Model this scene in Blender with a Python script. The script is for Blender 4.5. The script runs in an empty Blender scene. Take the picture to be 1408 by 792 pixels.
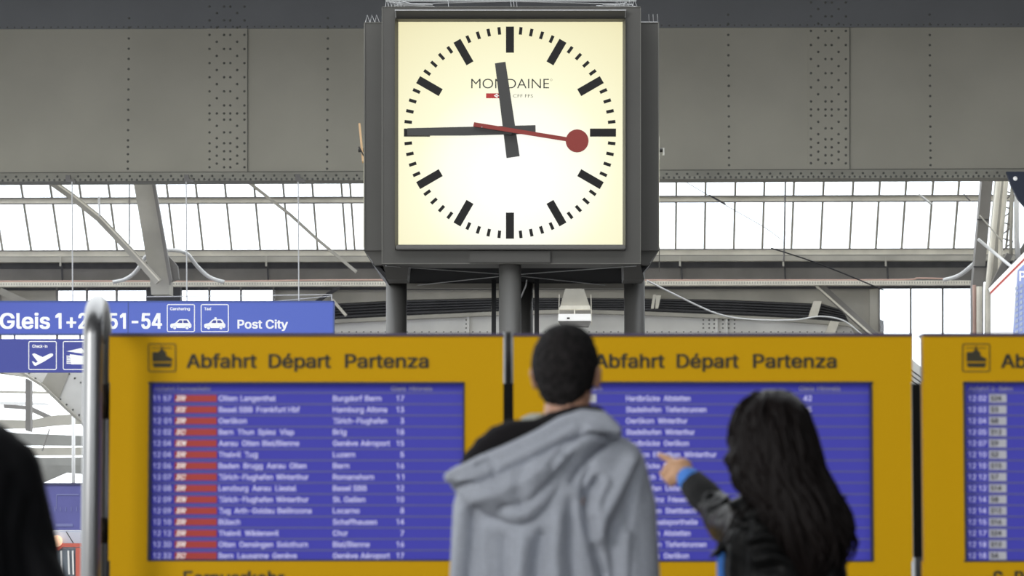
import bpy, bmesh, math, random
import numpy as np
from mathutils import Vector, Matrix
random.seed(7)
R = math.radians
scene = bpy.context.scene
COL = scene.collection

# ------------------------------------------------------------ camera, world, exposure
F = 4000.0                      # focal length in pixels of the 1408 px wide frame
EYE = 1.37
TILT = R(4.12)
cd = bpy.data.cameras.new('camera')
cd.sensor_width = 36.0
cd.lens = F / 1408 * 36.0
cd.clip_end = 2000
cd.dof.use_dof = True
cd.dof.focus_distance = 29.0
cd.dof.aperture_fstop = 5.1
cam = bpy.data.objects.new('camera', cd)
cam.location = (0, 0, EYE)
cam.rotation_euler = (R(90) + TILT, 0, 0)
COL.objects.link(cam)
scene.camera = cam

w = bpy.data.worlds.new('overcast')
scene.world = w
w.use_nodes = True
bg = w.node_tree.nodes['Background']
bg.inputs[0].default_value = (0.93, 0.97, 1.0, 1)
bg.inputs[1].default_value = 2.5

scene.view_settings.view_transform = 'Standard'
scene.view_settings.look = 'None'
scene.view_settings.gamma = 1
scene.view_settings.exposure = 0.0
scene.view_settings.use_curve_mapping = False

def fill_light(name, loc, size, energy, rot=(0, 0, 0), color=(1, 1, 1)):
    d = bpy.data.lights.new(name, 'AREA')
    d.shape = 'RECTANGLE'; d.size = size[0]; d.size_y = size[1]; d.energy = energy; d.color = color
    o = bpy.data.objects.new(name, d)
    o.location = loc; o.rotation_euler = rot
    COL.objects.link(o)
    return o

# area light added behind the camera to the left, to model the foreground
fill_light('side_fill', (-13, -6, 7.5), (5, 5), 1500, (R(64), 0, R(-42)), (1.0, 0.99, 0.97))

# ------------------------------------------------------------ materials
MATS = {}
def mat(name, col, rough=0.6, metal=0.0, spec=0.5, emit=None, estr=0.0, var=0.0, vscale=6.0,
        bump=0.0, bscale=80.0, stretch=(1, 1, 1), col2=None, coat=0.0):
    if name in MATS: return MATS[name]
    m = bpy.data.materials.new(name); m.use_nodes = True
    nt = m.node_tree; b = nt.nodes['Principled BSDF']
    b.inputs['Base Color'].default_value = (*col, 1)
    b.inputs['Roughness'].default_value = rough
    b.inputs['Metallic'].default_value = metal
    b.inputs['Specular IOR Level'].default_value = spec
    b.inputs['Coat Weight'].default_value = coat
    if emit:
        b.inputs['Emission Color'].default_value = (*emit, 1)
        b.inputs['Emission Strength'].default_value = estr
    if var or bump or col2:
        tc = nt.nodes.new('ShaderNodeTexCoord')
        mp = nt.nodes.new('ShaderNodeMapping'); mp.inputs['Scale'].default_value = stretch
        nt.links.new(tc.outputs['Object'], mp.inputs[0])
    if var or col2:
        n = nt.nodes.new('ShaderNodeTexNoise'); n.inputs['Scale'].default_value = vscale
        n.inputs['Detail'].default_value = 6
        nt.links.new(mp.outputs[0], n.inputs[0])
        r = nt.nodes.new('ShaderNodeValToRGB')
        c1 = [max(0, c * (1 - var)) for c in col]
        c2 = col2 if col2 else [min(1, c * (1 + var)) for c in col]
        r.color_ramp.elements[0].position = 0.35; r.color_ramp.elements[0].color = (*c1, 1)
        r.color_ramp.elements[1].position = 0.65; r.color_ramp.elements[1].color = (*c2, 1)
        nt.links.new(n.outputs[0], r.inputs[0]); nt.links.new(r.outputs[0], b.inputs['Base Color'])
    if bump:
        n2 = nt.nodes.new('ShaderNodeTexNoise'); n2.inputs['Scale'].default_value = bscale
        n2.inputs['Detail'].default_value = 4
        nt.links.new(mp.outputs[0], n2.inputs[0])
        bp = nt.nodes.new('ShaderNodeBump'); bp.inputs['Strength'].default_value = bump
        bp.inputs['Distance'].default_value = 0.004
        nt.links.new(n2.outputs[0], bp.inputs['Height']); nt.links.new(bp.outputs[0], b.inputs['Normal'])
    MATS[name] = m
    return m

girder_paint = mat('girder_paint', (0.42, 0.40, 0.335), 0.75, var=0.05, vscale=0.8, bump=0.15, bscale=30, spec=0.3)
girder_rivet = mat('rivet_steel', (0.13, 0.13, 0.12), 0.7)
cream_paint = mat('cream_paint', (0.80, 0.76, 0.66), 0.65, var=0.12, vscale=2.5)
pale_paint = mat('pale_paint', (0.80, 0.79, 0.76), 0.65, var=0.05, vscale=2)
mid_paint = mat('mid_grey_paint', (0.22, 0.21, 0.20), 0.7, var=0.12, vscale=1.5)
beige_paint = mat('beige_grey_paint', (0.44, 0.42, 0.37), 0.7, var=0.12, vscale=1.5)
dark_paint = mat('dark_paint', (0.055, 0.055, 0.06), 0.7, var=0.15)
black_paint = mat('black_louvre_paint', (0.02, 0.02, 0.022), 0.6)
clock_paint = mat('clock_housing_paint', (0.088, 0.084, 0.076), 0.55, var=0.06, vscale=1.2)
clock_edge = mat('clock_edge_paint', (0.16, 0.155, 0.135), 0.4)
post_paint = mat('clock_post_paint', (0.125, 0.122, 0.115), 0.45, metal=0.1)
wire_steel = mat('wire_steel', (0.5, 0.5, 0.5), 0.35, metal=0.6)
black_print = mat('black_print', (0.015, 0.014, 0.014), 0.6, spec=0.3)
thin_print = mat('thin_black_print', (0.012, 0.012, 0.012), 0.5)
hand_black = mat('clock_hand_black', (0.055, 0.053, 0.05), 0.5)
red_paint = mat('second_hand_red', (0.30, 0.035, 0.025), 0.5)
logo_red = mat('logo_red', (0.55, 0.03, 0.03), 0.5)
steel = mat('brushed_steel', (0.27, 0.27, 0.27), 0.33, metal=0.85, bump=0.05, bscale=40, stretch=(1, 1, 0.05))
yellow = mat('yellow_enamel', (0.70, 0.385, 0.0), 0.6, spec=0.15)
yellow_print = mat('board_black_print', (0.035, 0.028, 0.008), 0.6)
purple_cap = mat('board_cap', (0.07, 0.05, 0.10), 0.5)
black_metal = mat('black_metal', (0.012, 0.012, 0.015), 0.5)
screen_blue = mat('screen_blue', (0.048, 0.045, 0.31), 0.4, emit=(0.10, 0.10, 0.85), estr=0.19, spec=0.25)
screen_line = mat('screen_line', (0.15, 0.15, 0.33), 0.5)
screen_white = mat('screen_lettering', (0.62, 0.60, 0.85), 0.6, emit=(0.6, 0.6, 0.9), estr=0.22)
screen_grey = mat('screen_badge_grey', (0.55, 0.55, 0.60), 0.6, emit=(0.6, 0.6, 0.6), estr=0.08)
screen_red = mat('screen_badge_red', (0.42, 0.04, 0.03), 0.5, emit=(0.5, 0.03, 0.02), estr=0.12)
screen_edge = mat('screen_surround', (0.035, 0.033, 0.05), 0.5)
sign_white = mat('sign_white', (0.85, 0.85, 0.83), 0.5, emit=(1, 1, 0.97), estr=0.35)
white_gloss = mat('white_cable', (0.75, 0.75, 0.75), 0.4)
pink_cable = mat('pink_cable', (0.50, 0.33, 0.28), 0.6)
floor_mat = mat('hall_floor', (0.13, 0.125, 0.12), 0.45, var=0.15, vscale=0.5)
shading_slab_mat = mat('shading_slab_board', (0.10, 0.105, 0.12), 0.85)

def sign_material():
    m = bpy.data.materials.new('backlit_blue_sign'); m.use_nodes = True
    nt = m.node_tree; b = nt.nodes['Principled BSDF']
    tc = nt.nodes.new('ShaderNodeTexCoord')
    sx = nt.nodes.new('ShaderNodeSeparateXYZ'); nt.links.new(tc.outputs['Generated'], sx.inputs[0])
    r = nt.nodes.new('ShaderNodeValToRGB')
    e = r.color_ramp.elements
    e[0].position = 0.0; e[0].color = (0.035, 0.05, 0.30, 1)
    e[1].position = 1.0; e[1].color = (0.07, 0.12, 0.50, 1)
    x = e.new(0.5); x.color = (0.055, 0.085, 0.42, 1)
    nt.links.new(sx.outputs[0], r.inputs[0])
    nt.links.new(r.outputs[0], b.inputs['Base Color'])
    nt.links.new(r.outputs[0], b.inputs['Emission Color'])
    b.inputs['Emission Strength'].default_value = 0.35
    b.inputs['Roughness'].default_value = 0.4
    return m
sign_blue = sign_material()
sign_blue_low = mat('blue_sign_plain', (0.04, 0.055, 0.30), 0.4, emit=(0.03, 0.04, 0.26), estr=0.3)
sign_seam = mat('sign_seam', (0.03, 0.04, 0.2), 0.5)

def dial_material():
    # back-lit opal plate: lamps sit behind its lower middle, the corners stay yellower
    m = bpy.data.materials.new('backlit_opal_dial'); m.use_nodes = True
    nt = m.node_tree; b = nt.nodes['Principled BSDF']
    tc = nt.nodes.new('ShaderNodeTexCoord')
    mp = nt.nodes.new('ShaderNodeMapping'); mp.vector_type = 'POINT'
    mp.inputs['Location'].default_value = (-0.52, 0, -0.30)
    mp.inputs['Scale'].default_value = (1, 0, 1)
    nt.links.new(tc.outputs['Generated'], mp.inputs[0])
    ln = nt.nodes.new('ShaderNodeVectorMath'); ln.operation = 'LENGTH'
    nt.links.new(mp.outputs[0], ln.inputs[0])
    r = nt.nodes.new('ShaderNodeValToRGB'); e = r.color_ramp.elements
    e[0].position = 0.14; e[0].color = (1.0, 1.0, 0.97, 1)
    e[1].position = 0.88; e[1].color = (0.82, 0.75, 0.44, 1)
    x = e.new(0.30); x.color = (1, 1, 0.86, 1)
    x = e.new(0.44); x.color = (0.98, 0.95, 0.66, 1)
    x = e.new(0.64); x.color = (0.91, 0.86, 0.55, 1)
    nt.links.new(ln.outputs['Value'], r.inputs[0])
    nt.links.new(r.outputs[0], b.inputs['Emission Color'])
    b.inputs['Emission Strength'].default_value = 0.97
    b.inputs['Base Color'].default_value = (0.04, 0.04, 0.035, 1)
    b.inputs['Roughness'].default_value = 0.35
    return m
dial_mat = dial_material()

def glass_material():
    m = bpy.data.materials.new('wired_roof_glass'); m.use_nodes = True
    nt = m.node_tree; nt.nodes.remove(nt.nodes['Principled BSDF'])
    out = nt.nodes['Material Output']
    tr = nt.nodes.new('ShaderNodeBsdfTransparent'); tr.inputs[0].default_value = (0.97, 0.985, 1, 1)
    gl = nt.nodes.new('ShaderNodeBsdfGlossy'); gl.inputs['Roughness'].default_value = 0.15
    mx = nt.nodes.new('ShaderNodeMixShader'); mx.inputs[0].default_value = 0.08
    nt.links.new(tr.outputs[0], mx.inputs[1]); nt.links.new(gl.outputs[0], mx.inputs[2])
    nt.links.new(mx.outputs[0], out.inputs[0])
    return m
roof_glass = glass_material()

# ------------------------------------------------------------ helpers
ct, st = math.cos(TILT), math.sin(TILT)
def ray(px, py):
    u = (px - 704) / F; v = (396 - py) / F
    return Vector((u, ct - v * st, st + v * ct))
def P(px, py, Y):
    """point at depth Y that the lens sees at pixel (px, py)"""
    d = ray(px, py)
    return Vector((0, 0, EYE)) + d * (Y / d.y)
YAW = R(2.2)
E1 = Vector((math.cos(YAW), -math.sin(YAW), 0)); E2 = Vector((math.sin(YAW), math.cos(YAW), 0))
def B(px, py, d):
    """point on the hall's own vertical plane at distance d (the hall is turned by YAW)"""
    r = ray(px, py)
    return Vector((0, 0, EYE)) + r * (d / r.dot(E2))

ORG = {}
def wpos(o): return ORG.get(o.name, Vector((0, 0, 0)))
def tag(o, label=None, cat=None, group=None, kind=None):
    if label: o['label'] = label
    if cat: o['category'] = cat
    if group: o['group'] = group
    if kind: o['kind'] = kind
    return o
def thing(name, loc, label, cat, group=None, kind=None):
    o = bpy.data.objects.new(name, None); COL.objects.link(o)
    o.empty_display_size = 0.2
    o.location = loc; ORG[o.name] = Vector(loc)
    return tag(o, label, cat, group, kind)
def link_mesh(name, me, m, parent=None):
    co = np.empty(len(me.vertices) * 3, dtype=np.float32); me.vertices.foreach_get('co', co)
    co = co.reshape(-1, 3)
    if parent is None:
        mn, mx = co.min(0), co.max(0)
        org = Vector(((mn[0] + mx[0]) / 2, (mn[1] + mx[1]) / 2, float(mn[2])))
    else:
        org = wpos(parent)
    co -= np.array(org, dtype=np.float32)
    me.vertices.foreach_set('co', co.ravel()); me.update()
    o = bpy.data.objects.new(name, me); COL.objects.link(o)
    if m: 
        me.materials.clear(); me.materials.append(m)
    if parent is not None: o.parent = parent
    else: o.location = org
    ORG[o.name] = org
    return o
def obj(name, bm, m, parent=None, smooth=False):
    me = bpy.data.meshes.new(name)
    bmesh.ops.recalc_face_normals(bm, faces=bm.faces)
    bm.to_mesh(me); bm.free()
    if smooth:
        for p in me.polygons: p.use_smooth = True
    return link_mesh(name, me, m, parent)
def struct(name, bm, m, parent=None, **k):
    o = obj(name, bm, m, parent, **k)
    if parent is None: o['kind'] = 'structure'
    return o
def hexa(bm, p):
    """p: 8 points, first 4 near face, last 4 far face in the same order"""
    v = [bm.verts.new(q) for q in p]
    for f in ((0, 1, 2, 3), (7, 6, 5, 4), (0, 4, 5, 1), (1, 5, 6, 2), (2, 6, 7, 3), (3, 7, 4, 0)):
        bm.faces.new([v[i] for i in f])
def box(bm, a, b):
    x0, y0, z0 = a; x1, y1, z1 = b
    hexa(bm, [(x0, y0, z0), (x1, y0, z0), (x1, y0, z1), (x0, y0, z1), (x0, y1, z0), (x1, y1, z0), (x1, y1, z1), (x0, y1, z1)])
def pbox(bm, x0, x1, y0, y1, Y, depth):
    """axis-aligned box whose near face at Y covers the pixel rectangle"""
    a = P((x0 + x1) / 2, y1, Y); b = P((x0 + x1) / 2, y0, Y)
    xa = P(x0, (y0 + y1) / 2, Y).x; xb = P(x1, (y0 + y1) / 2, Y).x
    box(bm, (xa, Y, a.z), (xb, Y + depth, b.z))
def NB(): return bmesh.new()
def bvl(bm, w, seg=1):
    bmesh.ops.bevel(bm, geom=list(bm.edges), offset=w, segments=seg, affect='EDGES', clamp_overlap=True)
    return bm
def prism(bm, pts, vec):
    """closed prism: polygon pts pushed along vec"""
    a = [bm.verts.new(p) for p in pts]; b = [bm.verts.new(Vector(p) + vec) for p in pts]
    n = len(pts)
    bm.faces.new(a); bm.faces.new(b[::-1])
    for i in range(n): bm.faces.new((a[i], b[i], b[(i + 1) % n], a[(i + 1) % n]))
def bplate(bm, px, d, t):
    prism(bm, [B(x, y, d) for x, y in px], E2 * t)
def pplate(bm, px, Y, t):
    prism(bm, [P(x, y, Y) for x, y in px], Vector((0, t, 0)))
def bar(bm, a, b, w, h=None, up=Vector((0, 0, 1))):
    """box beam from a to b, w wide across, h deep"""
    h = h or w
    a = Vector(a); b = Vector(b); d = (b - a).normalized()
    view = Vector((0, 1, 0))
    s = d.cross(view)
    if s.length < 1e-4: s = d.cross(Vector((1, 0, 0)))
    s.normalize(); t = d.cross(s).normalized()
    s *= w / 2; t *= h / 2
    hexa(bm, [a + s + t, a - s + t, a - s - t, a + s - t, b + s + t, b - s + t, b - s - t, b + s - t])
def tube(bm, pts, r, seg=8, caps=True):
    pts = [Vector(p) for p in pts]; n = len(pts)
    rr = r if isinstance(r, (list, tuple)) else [r] * n
    rings = []; ref = None
    for i in range(n):
        d = (pts[min(i + 1, n - 1)] - pts[max(i - 1, 0)]).normalized()
        if ref is None:
            ref = Vector((0, 0, 1)) if abs(d.z) < 0.9 else Vector((1, 0, 0))
        s = d.cross(ref); 
        if s.length < 1e-5: s = d.orthogonal()
        s.normalize(); t = s.cross(d).normalized(); ref = t
        rings.append([bm.verts.new(pts[i] + (s * math.cos(2 * math.pi * k / seg) + t * math.sin(2 * math.pi * k / seg)) * rr[i]) for k in range(seg)])
    for i in range(n - 1):
        for k in range(seg):
            bm.faces.new((rings[i][k], rings[i][(k + 1) % seg], rings[i + 1][(k + 1) % seg], rings[i + 1][k]))
    if caps:
        bm.faces.new(rings[0]); bm.faces.new(rings[-1][::-1])
def smooth_path(pts, n=8):
    pts = [Vector(p) for p in pts]; out = []
    for i in range(len(pts) - 1):
        p0 = pts[max(i - 1, 0)]; p1 = pts[i]; p2 = pts[i + 1]; p3 = pts[min(i + 2, len(pts) - 1)]
        for k in range(n):
            t = k / n
            out.append(0.5 * ((2 * p1) + (p2 - p0) * t + (2 * p0 - 5 * p1 + 4 * p2 - p3) * t * t + (3 * p1 - p0 - 3 * p2 + p3) * t ** 3))
    out.append(pts[-1]); return out
def dome(bm, c, r, nrm=Vector((0, -1, 0)), seg=6):
    """a low rivet head"""
    c = Vector(c); n = nrm.normalized(); a = n.orthogonal().normalized(); b = n.cross(a)
    r1 = [bm.verts.new(c + (a * math.cos(2 * math.pi * k / seg) + b * math.sin(2 * math.pi * k / seg)) * r) for k in range(seg)]
    r2 = [bm.verts.new(c + n * r * 0.6 + (a * math.cos(2 * math.pi * k / seg) + b * math.sin(2 * math.pi * k / seg)) * r * 0.6) for k in range(seg)]
    for k in range(seg): bm.faces.new((r1[k], r1[(k + 1) % seg], r2[(k + 1) % seg], r2[k]))
    bm.faces.new(r2)
_font = {}
GLYPHS = {
'+':(453,'198,34 198,172 61,172 61,226 198,226 198,364 255,364 255,226 391,226 391,172 255,172 255,34','4,5,6 4,6,7 2,3,4 2,4,7 2,7,8 2,8,9 1,2,9 0,1,10 10,1,9 0,10,11'),
'-':(453,'337,244 337,188 114,188 114,244','2,0,3 2,1,0'),
'.':(187,'95,-4 78,-1 63,9 53,24 50,41 53,59 63,73 78,83 95,87 113,83 128,73 138,59 141,41 138,24 128,9 113,-1','7,9,8 6,9,7 6,10,9 5,10,6 5,11,10 4,11,5 4,12,11 3,12,4 3,13,12 2,13,3 2,14,13 1,14,2 1,15,14 0,15,1'),
'/':(249,'235,533 71,-76 14,-76 178,533','2,0,3 2,1,0'),
'0':(453,'227,-7 174,1 130,24 95,62 69,113 53,178 48,254 53,330 69,395 95,447 130,484 174,508 227,516 279,508 323,484 358,447 384,395 400,330 405,254 400,178 384,113 359,62 323,24 279,1 227,50 261,56 290,74 313,103 330,144 340,194 344,254 340,314 330,365 313,405 290,435 261,453 227,460 192,453 163,435 140,405 123,365 113,314 109,254 113,194 123,144 140,103 163,74 192,56','11,13,12 10,13,11 10,14,13 9,14,10 9,36,14 36,15,14 9,37,36 35,15,36 9,38,37 34,15,35 8,38,9 34,16,15 8,39,38 33,16,34 8,40,39 32,16,33 7,40,8 32,17,16 7,41,40 31,17,32 6,41,7 31,18,17 6,42,41 30,18,31 5,42,6 5,43,42 29,18,30 29,19,18 5,44,43 28,19,29 4,44,5 28,20,19 4,45,44 27,20,28 3,45,4 27,21,20 3,46,45 26,21,27 3,47,46 25,21,26 2,47,3 25,22,21 2,24,47 24,22,25 2,22,24 1,22,2 1,23,22 1,0,23'),
'1':(453,'86,358 86,427 198,509 276,509 276,0 212,0 212,448','1,2,3 1,3,6 6,3,4 1,6,0 5,6,4'),
'2':(453,'64,0 64,47 234,229 261,257 282,282 299,305 311,327 318,348 320,371 317,397 308,419 293,436 273,449 250,457 224,460 196,457 172,447 153,433 139,413 130,390 127,362 66,362 71,405 86,442 111,473 143,496 182,511 225,516 268,511 306,497 337,474 361,445 376,411 381,372 378,345 371,318 357,290 336,259 306,223 267,180 153,60 153,57 389,57 389,0','26,28,27 26,29,28 25,29,26 25,30,29 24,30,25 24,31,30 23,15,24 15,14,24 14,13,24 13,31,24 12,31,13 23,16,15 11,31,12 23,17,16 11,32,31 22,17,23 10,32,11 22,18,17 9,32,10 22,19,18 9,33,32 21,19,22 8,33,9 21,20,19 8,34,33 7,34,8 6,34,7 6,35,34 5,35,6 5,36,35 4,36,5 4,37,36 3,37,4 3,38,37 2,38,3 1,38,2 1,39,38 1,40,39 1,41,40 1,42,41 1,43,42 0,43,1'),
'3':(453,'218,-7 173,-3 133,10 98,30 70,57 52,91 44,132 109,132 115,107 126,87 144,71 165,59 191,52 219,50 248,53 275,61 297,74 315,93 325,116 329,145 326,172 316,196 299,217 275,234 242,244 201,248 157,248 157,299 288,448 288,452 70,452 70,509 372,509 372,461 211,278 211,289 264,288 308,276 344,253 371,222 387,186 393,145 387,103 370,66 344,36 309,12 266,-2','30,32,31 30,33,32 30,29,33 29,28,33 28,34,33 27,35,28 35,34,28 26,35,27 26,36,35 26,37,36 26,38,37 26,25,38 25,24,38 24,39,38 23,39,24 22,39,23 22,40,39 21,40,22 20,40,21 20,41,40 19,41,20 18,41,19 18,42,41 5,7,6 5,8,7 17,42,18 5,9,8 17,43,42 16,43,17 4,9,5 4,10,9 15,43,16 4,11,10 15,44,43 14,44,15 4,12,11 3,12,4 13,44,14 3,13,12 3,44,13 3,45,44 2,45,3 2,46,45 1,46,2 1,0,46'),
'4':(453,'40,105 40,158 247,509 343,509 343,163 413,163 413,105 343,105 343,0 282,0 282,105 109,163 282,163 282,440','1,2,13 13,2,3 13,3,4 1,13,11 12,13,4 1,11,12 1,12,4 1,4,5 1,5,6 0,1,6 10,0,6 9,10,7 7,10,6 9,7,8'),
'5':(453,'221,-7 178,-2 140,11 108,32 83,60 66,93 60,130 122,130 127,108 138,89 154,73 173,60 196,52 221,50 250,53 276,64 298,82 314,104 324,131 328,162 324,193 314,221 297,244 275,262 248,273 218,277 192,275 167,268 145,258 128,246 67,253 96,509 366,509 366,452 151,452 134,301 136,301 155,315 178,325 203,331 229,334 263,330 294,321 321,306 345,285 364,260 379,231 388,199 391,163 385,117 369,76 343,41 309,15 268,-1','30,34,31 34,32,31 34,33,32 30,35,34 39,41,40 38,41,39 38,42,41 37,42,38 37,43,42 36,43,37 36,44,43 30,36,35 30,26,36 26,25,36 25,44,36 25,45,44 24,45,25 30,27,26 23,45,24 30,28,27 22,45,23 22,46,45 30,29,28 21,46,22 21,47,46 20,47,21 20,48,47 19,48,20 19,49,48 18,49,19 17,49,18 5,7,6 5,8,7 17,50,49 5,9,8 16,50,17 4,9,5 4,10,9 15,50,16 15,51,50 4,11,10 14,51,15 4,12,11 3,12,4 13,51,14 3,13,12 3,51,13 3,52,51 2,52,3 2,53,52 1,53,2 1,0,53'),
'6':(453,'226,-7 182,-1 142,15 109,40 84,74 69,115 64,162 68,199 80,239 102,285 137,340 252,509 322,509 151,261 145,261 154,275 165,288 179,299 196,307 214,312 235,314 278,309 316,295 346,271 370,240 384,201 389,157 384,112 368,73 343,39 310,14 271,-2 226,48 254,52 279,63 299,79 314,101 324,128 327,157 324,187 314,213 299,235 279,251 254,262 226,265 198,262 174,252 153,235 138,214 128,188 125,158 128,128 138,102 153,79 174,63 198,52','10,12,11 10,16,12 16,13,12 9,16,10 19,21,20 18,21,19 18,22,21 17,22,18 16,22,17 16,23,22 9,15,16 13,44,16 44,23,16 8,15,9 8,14,15 44,43,23 43,24,23 13,45,44 13,46,45 42,24,43 8,13,14 8,46,13 8,47,46 41,24,42 41,25,24 7,47,8 7,48,47 40,25,41 7,49,48 39,25,40 39,26,25 6,49,7 6,50,49 38,26,39 5,50,6 5,51,50 37,26,38 37,27,26 5,52,51 36,27,37 4,52,5 36,28,27 4,53,52 35,28,36 4,54,53 34,28,35 3,54,4 34,29,28 3,55,54 33,29,34 3,32,55 32,29,33 3,29,32 2,29,3 2,30,29 1,30,2 1,31,30 0,31,1'),
'7':(453,'97,0 323,448 323,452 62,452 62,509 391,509 391,449 165,0','3,5,4 3,2,5 2,6,5 1,6,2 1,7,6 0,7,1'),
'8':(453,'226,-7 178,-2 136,11 101,33 74,62 57,96 52,135 55,166 65,195 81,220 101,241 125,256 153,265 153,267 119,282 93,308 76,342 70,380 75,417 90,450 114,477 146,498 184,511 226,516 269,511 306,498 337,477 361,450 377,417 382,380 376,342 359,308 333,282 300,267 300,265 327,256 351,241 372,220 387,195 397,166 401,135 395,96 378,62 352,33 317,11 275,-2 226,49 258,52 285,60 307,74 323,91 333,113 337,139 333,165 322,189 305,208 283,223 256,232 226,235 196,232 169,223 147,208 130,189 119,165 115,139 119,113 129,91 145,74 167,60 195,52 226,290 252,292 274,300 293,313 307,330 316,351 319,376 316,399 308,420 294,437 275,449 252,457 226,460 200,457 177,449 159,437 145,420 136,399 133,376 136,351 145,330 159,313 178,300 201,292','22,24,23 21,24,22 21,25,24 20,25,21 20,26,25 19,26,20 19,82,26 82,27,26 19,83,82 81,27,82 19,84,83 80,27,81 18,84,19 80,28,27 18,85,84 79,28,80 18,86,85 78,28,79 18,87,86 77,28,78 17,87,18 77,29,28 17,88,87 76,29,77 16,88,17 76,30,29 16,89,88 75,30,76 16,90,89 74,30,75 74,31,30 15,90,16 15,91,90 73,31,74 15,92,91 72,31,73 72,32,31 14,92,15 14,93,92 71,32,72 14,70,93 70,32,71 14,32,70 14,33,32 13,33,14 12,33,13 12,34,33 11,34,12 11,35,34 10,35,11 10,36,35 9,58,10 58,36,10 58,37,36 9,59,58 57,37,58 9,60,59 56,37,57 9,61,60 55,37,56 8,61,9 55,38,37 8,62,61 54,38,55 7,62,8 54,39,38 7,63,62 53,39,54 6,63,7 53,40,39 6,64,63 52,40,53 6,65,64 51,40,52 5,65,6 51,41,40 5,66,65 50,41,51 4,66,5 50,42,41 4,67,66 49,42,50 4,68,67 48,42,49 3,68,4 48,43,42 3,69,68 47,43,48 3,46,69 46,43,47 3,43,46 2,43,3 2,44,43 1,44,2 1,45,44 0,45,1'),
'9':(453,'226,516 271,510 310,494 343,468 368,434 384,393 389,347 385,309 373,270 350,224 315,168 200,0 130,0 301,248 307,248 299,234 287,221 273,210 257,202 238,196 218,195 175,199 137,214 106,237 83,269 68,307 64,352 69,397 85,436 110,469 143,494 182,510 226,460 199,457 174,446 154,429 138,407 129,381 125,352 129,322 138,295 154,274 174,257 199,247 226,243 254,247 279,257 299,273 314,295 324,321 327,350 324,381 314,407 299,429 279,446 254,457','31,1,0 30,1,31 30,2,1 29,2,30 29,3,2 28,33,29 33,32,29 32,3,29 32,55,3 55,4,3 28,34,33 54,4,55 28,35,34 53,4,54 27,35,28 53,5,4 27,36,35 52,5,53 27,37,36 51,5,52 26,37,27 51,6,5 26,38,37 50,6,51 25,38,26 25,39,38 49,6,50 49,7,6 25,40,39 48,7,49 48,8,7 24,40,25 24,41,40 47,8,48 24,42,41 46,8,47 46,14,8 14,9,8 23,42,24 23,43,42 45,13,46 13,14,46 45,17,13 17,12,13 15,9,14 23,44,43 44,17,45 23,17,44 22,17,23 16,9,15 16,10,9 17,10,16 21,17,22 21,18,17 12,10,17 21,19,18 20,19,21 12,11,10'),
'A':(479,'16,0 201,509 276,509 463,0 395,0 343,145 137,145 85,0 157,199 323,199 287,302 240,440 191,302','0,1,11 11,1,2 11,2,3 0,11,12 10,11,3 0,12,8 9,10,3 0,8,6 6,8,9 6,9,5 5,9,3 0,6,7 4,5,3'),
'B':(456,'60,0 60,509 241,509 289,504 329,491 359,469 381,442 394,410 398,374 395,344 387,320 373,301 356,286 336,275 315,267 315,262 339,257 363,245 385,227 402,203 414,173 418,136 413,100 400,67 377,39 344,18 301,4 247,0 125,57 245,57 296,63 330,80 349,105 355,137 352,161 342,184 327,203 306,218 279,228 248,231 125,231 125,285 238,285 265,288 288,296 308,309 323,326 333,348 336,372 330,403 313,429 283,446 240,452 125,452','0,53,1 53,2,1 53,3,2 53,4,3 53,5,4 53,52,5 52,6,5 0,41,53 51,6,52 50,6,51 50,7,6 49,7,50 49,8,7 48,8,49 48,9,8 47,9,48 46,9,47 46,10,9 45,10,46 45,11,10 44,11,45 44,12,11 43,12,44 42,12,43 42,13,12 0,40,41 40,42,41 40,13,42 40,14,13 40,15,14 40,16,15 40,17,16 40,39,17 39,18,17 0,28,40 38,18,39 37,18,38 37,19,18 36,19,37 36,20,19 35,20,36 34,20,35 34,21,20 33,21,34 32,21,33 32,22,21 31,22,32 31,23,22 30,23,31 30,24,23 29,24,30 0,29,28 0,24,29 0,25,24 0,26,25 0,27,26'),
'C':(510,'267,-7 205,1 150,25 104,63 70,115 48,179 40,254 48,329 70,393 104,445 150,484 205,508 267,516 305,513 340,504 373,490 402,471 427,447 448,418 463,385 473,348 408,348 401,373 389,395 375,413 357,428 337,440 315,449 292,454 267,456 223,450 184,432 150,403 125,364 109,314 103,254 109,194 125,145 151,105 184,76 223,59 267,53 292,55 315,60 337,69 357,81 375,96 389,114 401,136 408,160 473,160 463,124 448,91 428,62 402,38 373,19 341,5 305,-4','11,13,12 11,14,13 10,14,11 10,15,14 10,16,15 9,16,10 9,29,16 29,17,16 9,30,29 28,17,29 27,17,28 9,31,30 26,17,27 26,18,17 8,31,9 25,18,26 8,32,31 24,18,25 24,19,18 23,19,24 8,33,32 22,19,23 7,33,8 22,20,19 21,20,22 7,34,33 6,34,7 6,35,34 5,35,6 5,36,35 5,37,36 4,37,5 48,50,49 48,51,50 4,38,37 47,51,48 47,52,51 3,38,4 46,52,47 3,39,38 45,52,46 45,53,52 44,53,45 3,40,39 43,53,44 2,40,3 43,54,53 42,54,43 2,41,40 41,54,42 2,54,41 2,55,54 1,55,2 1,56,55 1,57,56 0,57,1'),
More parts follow.
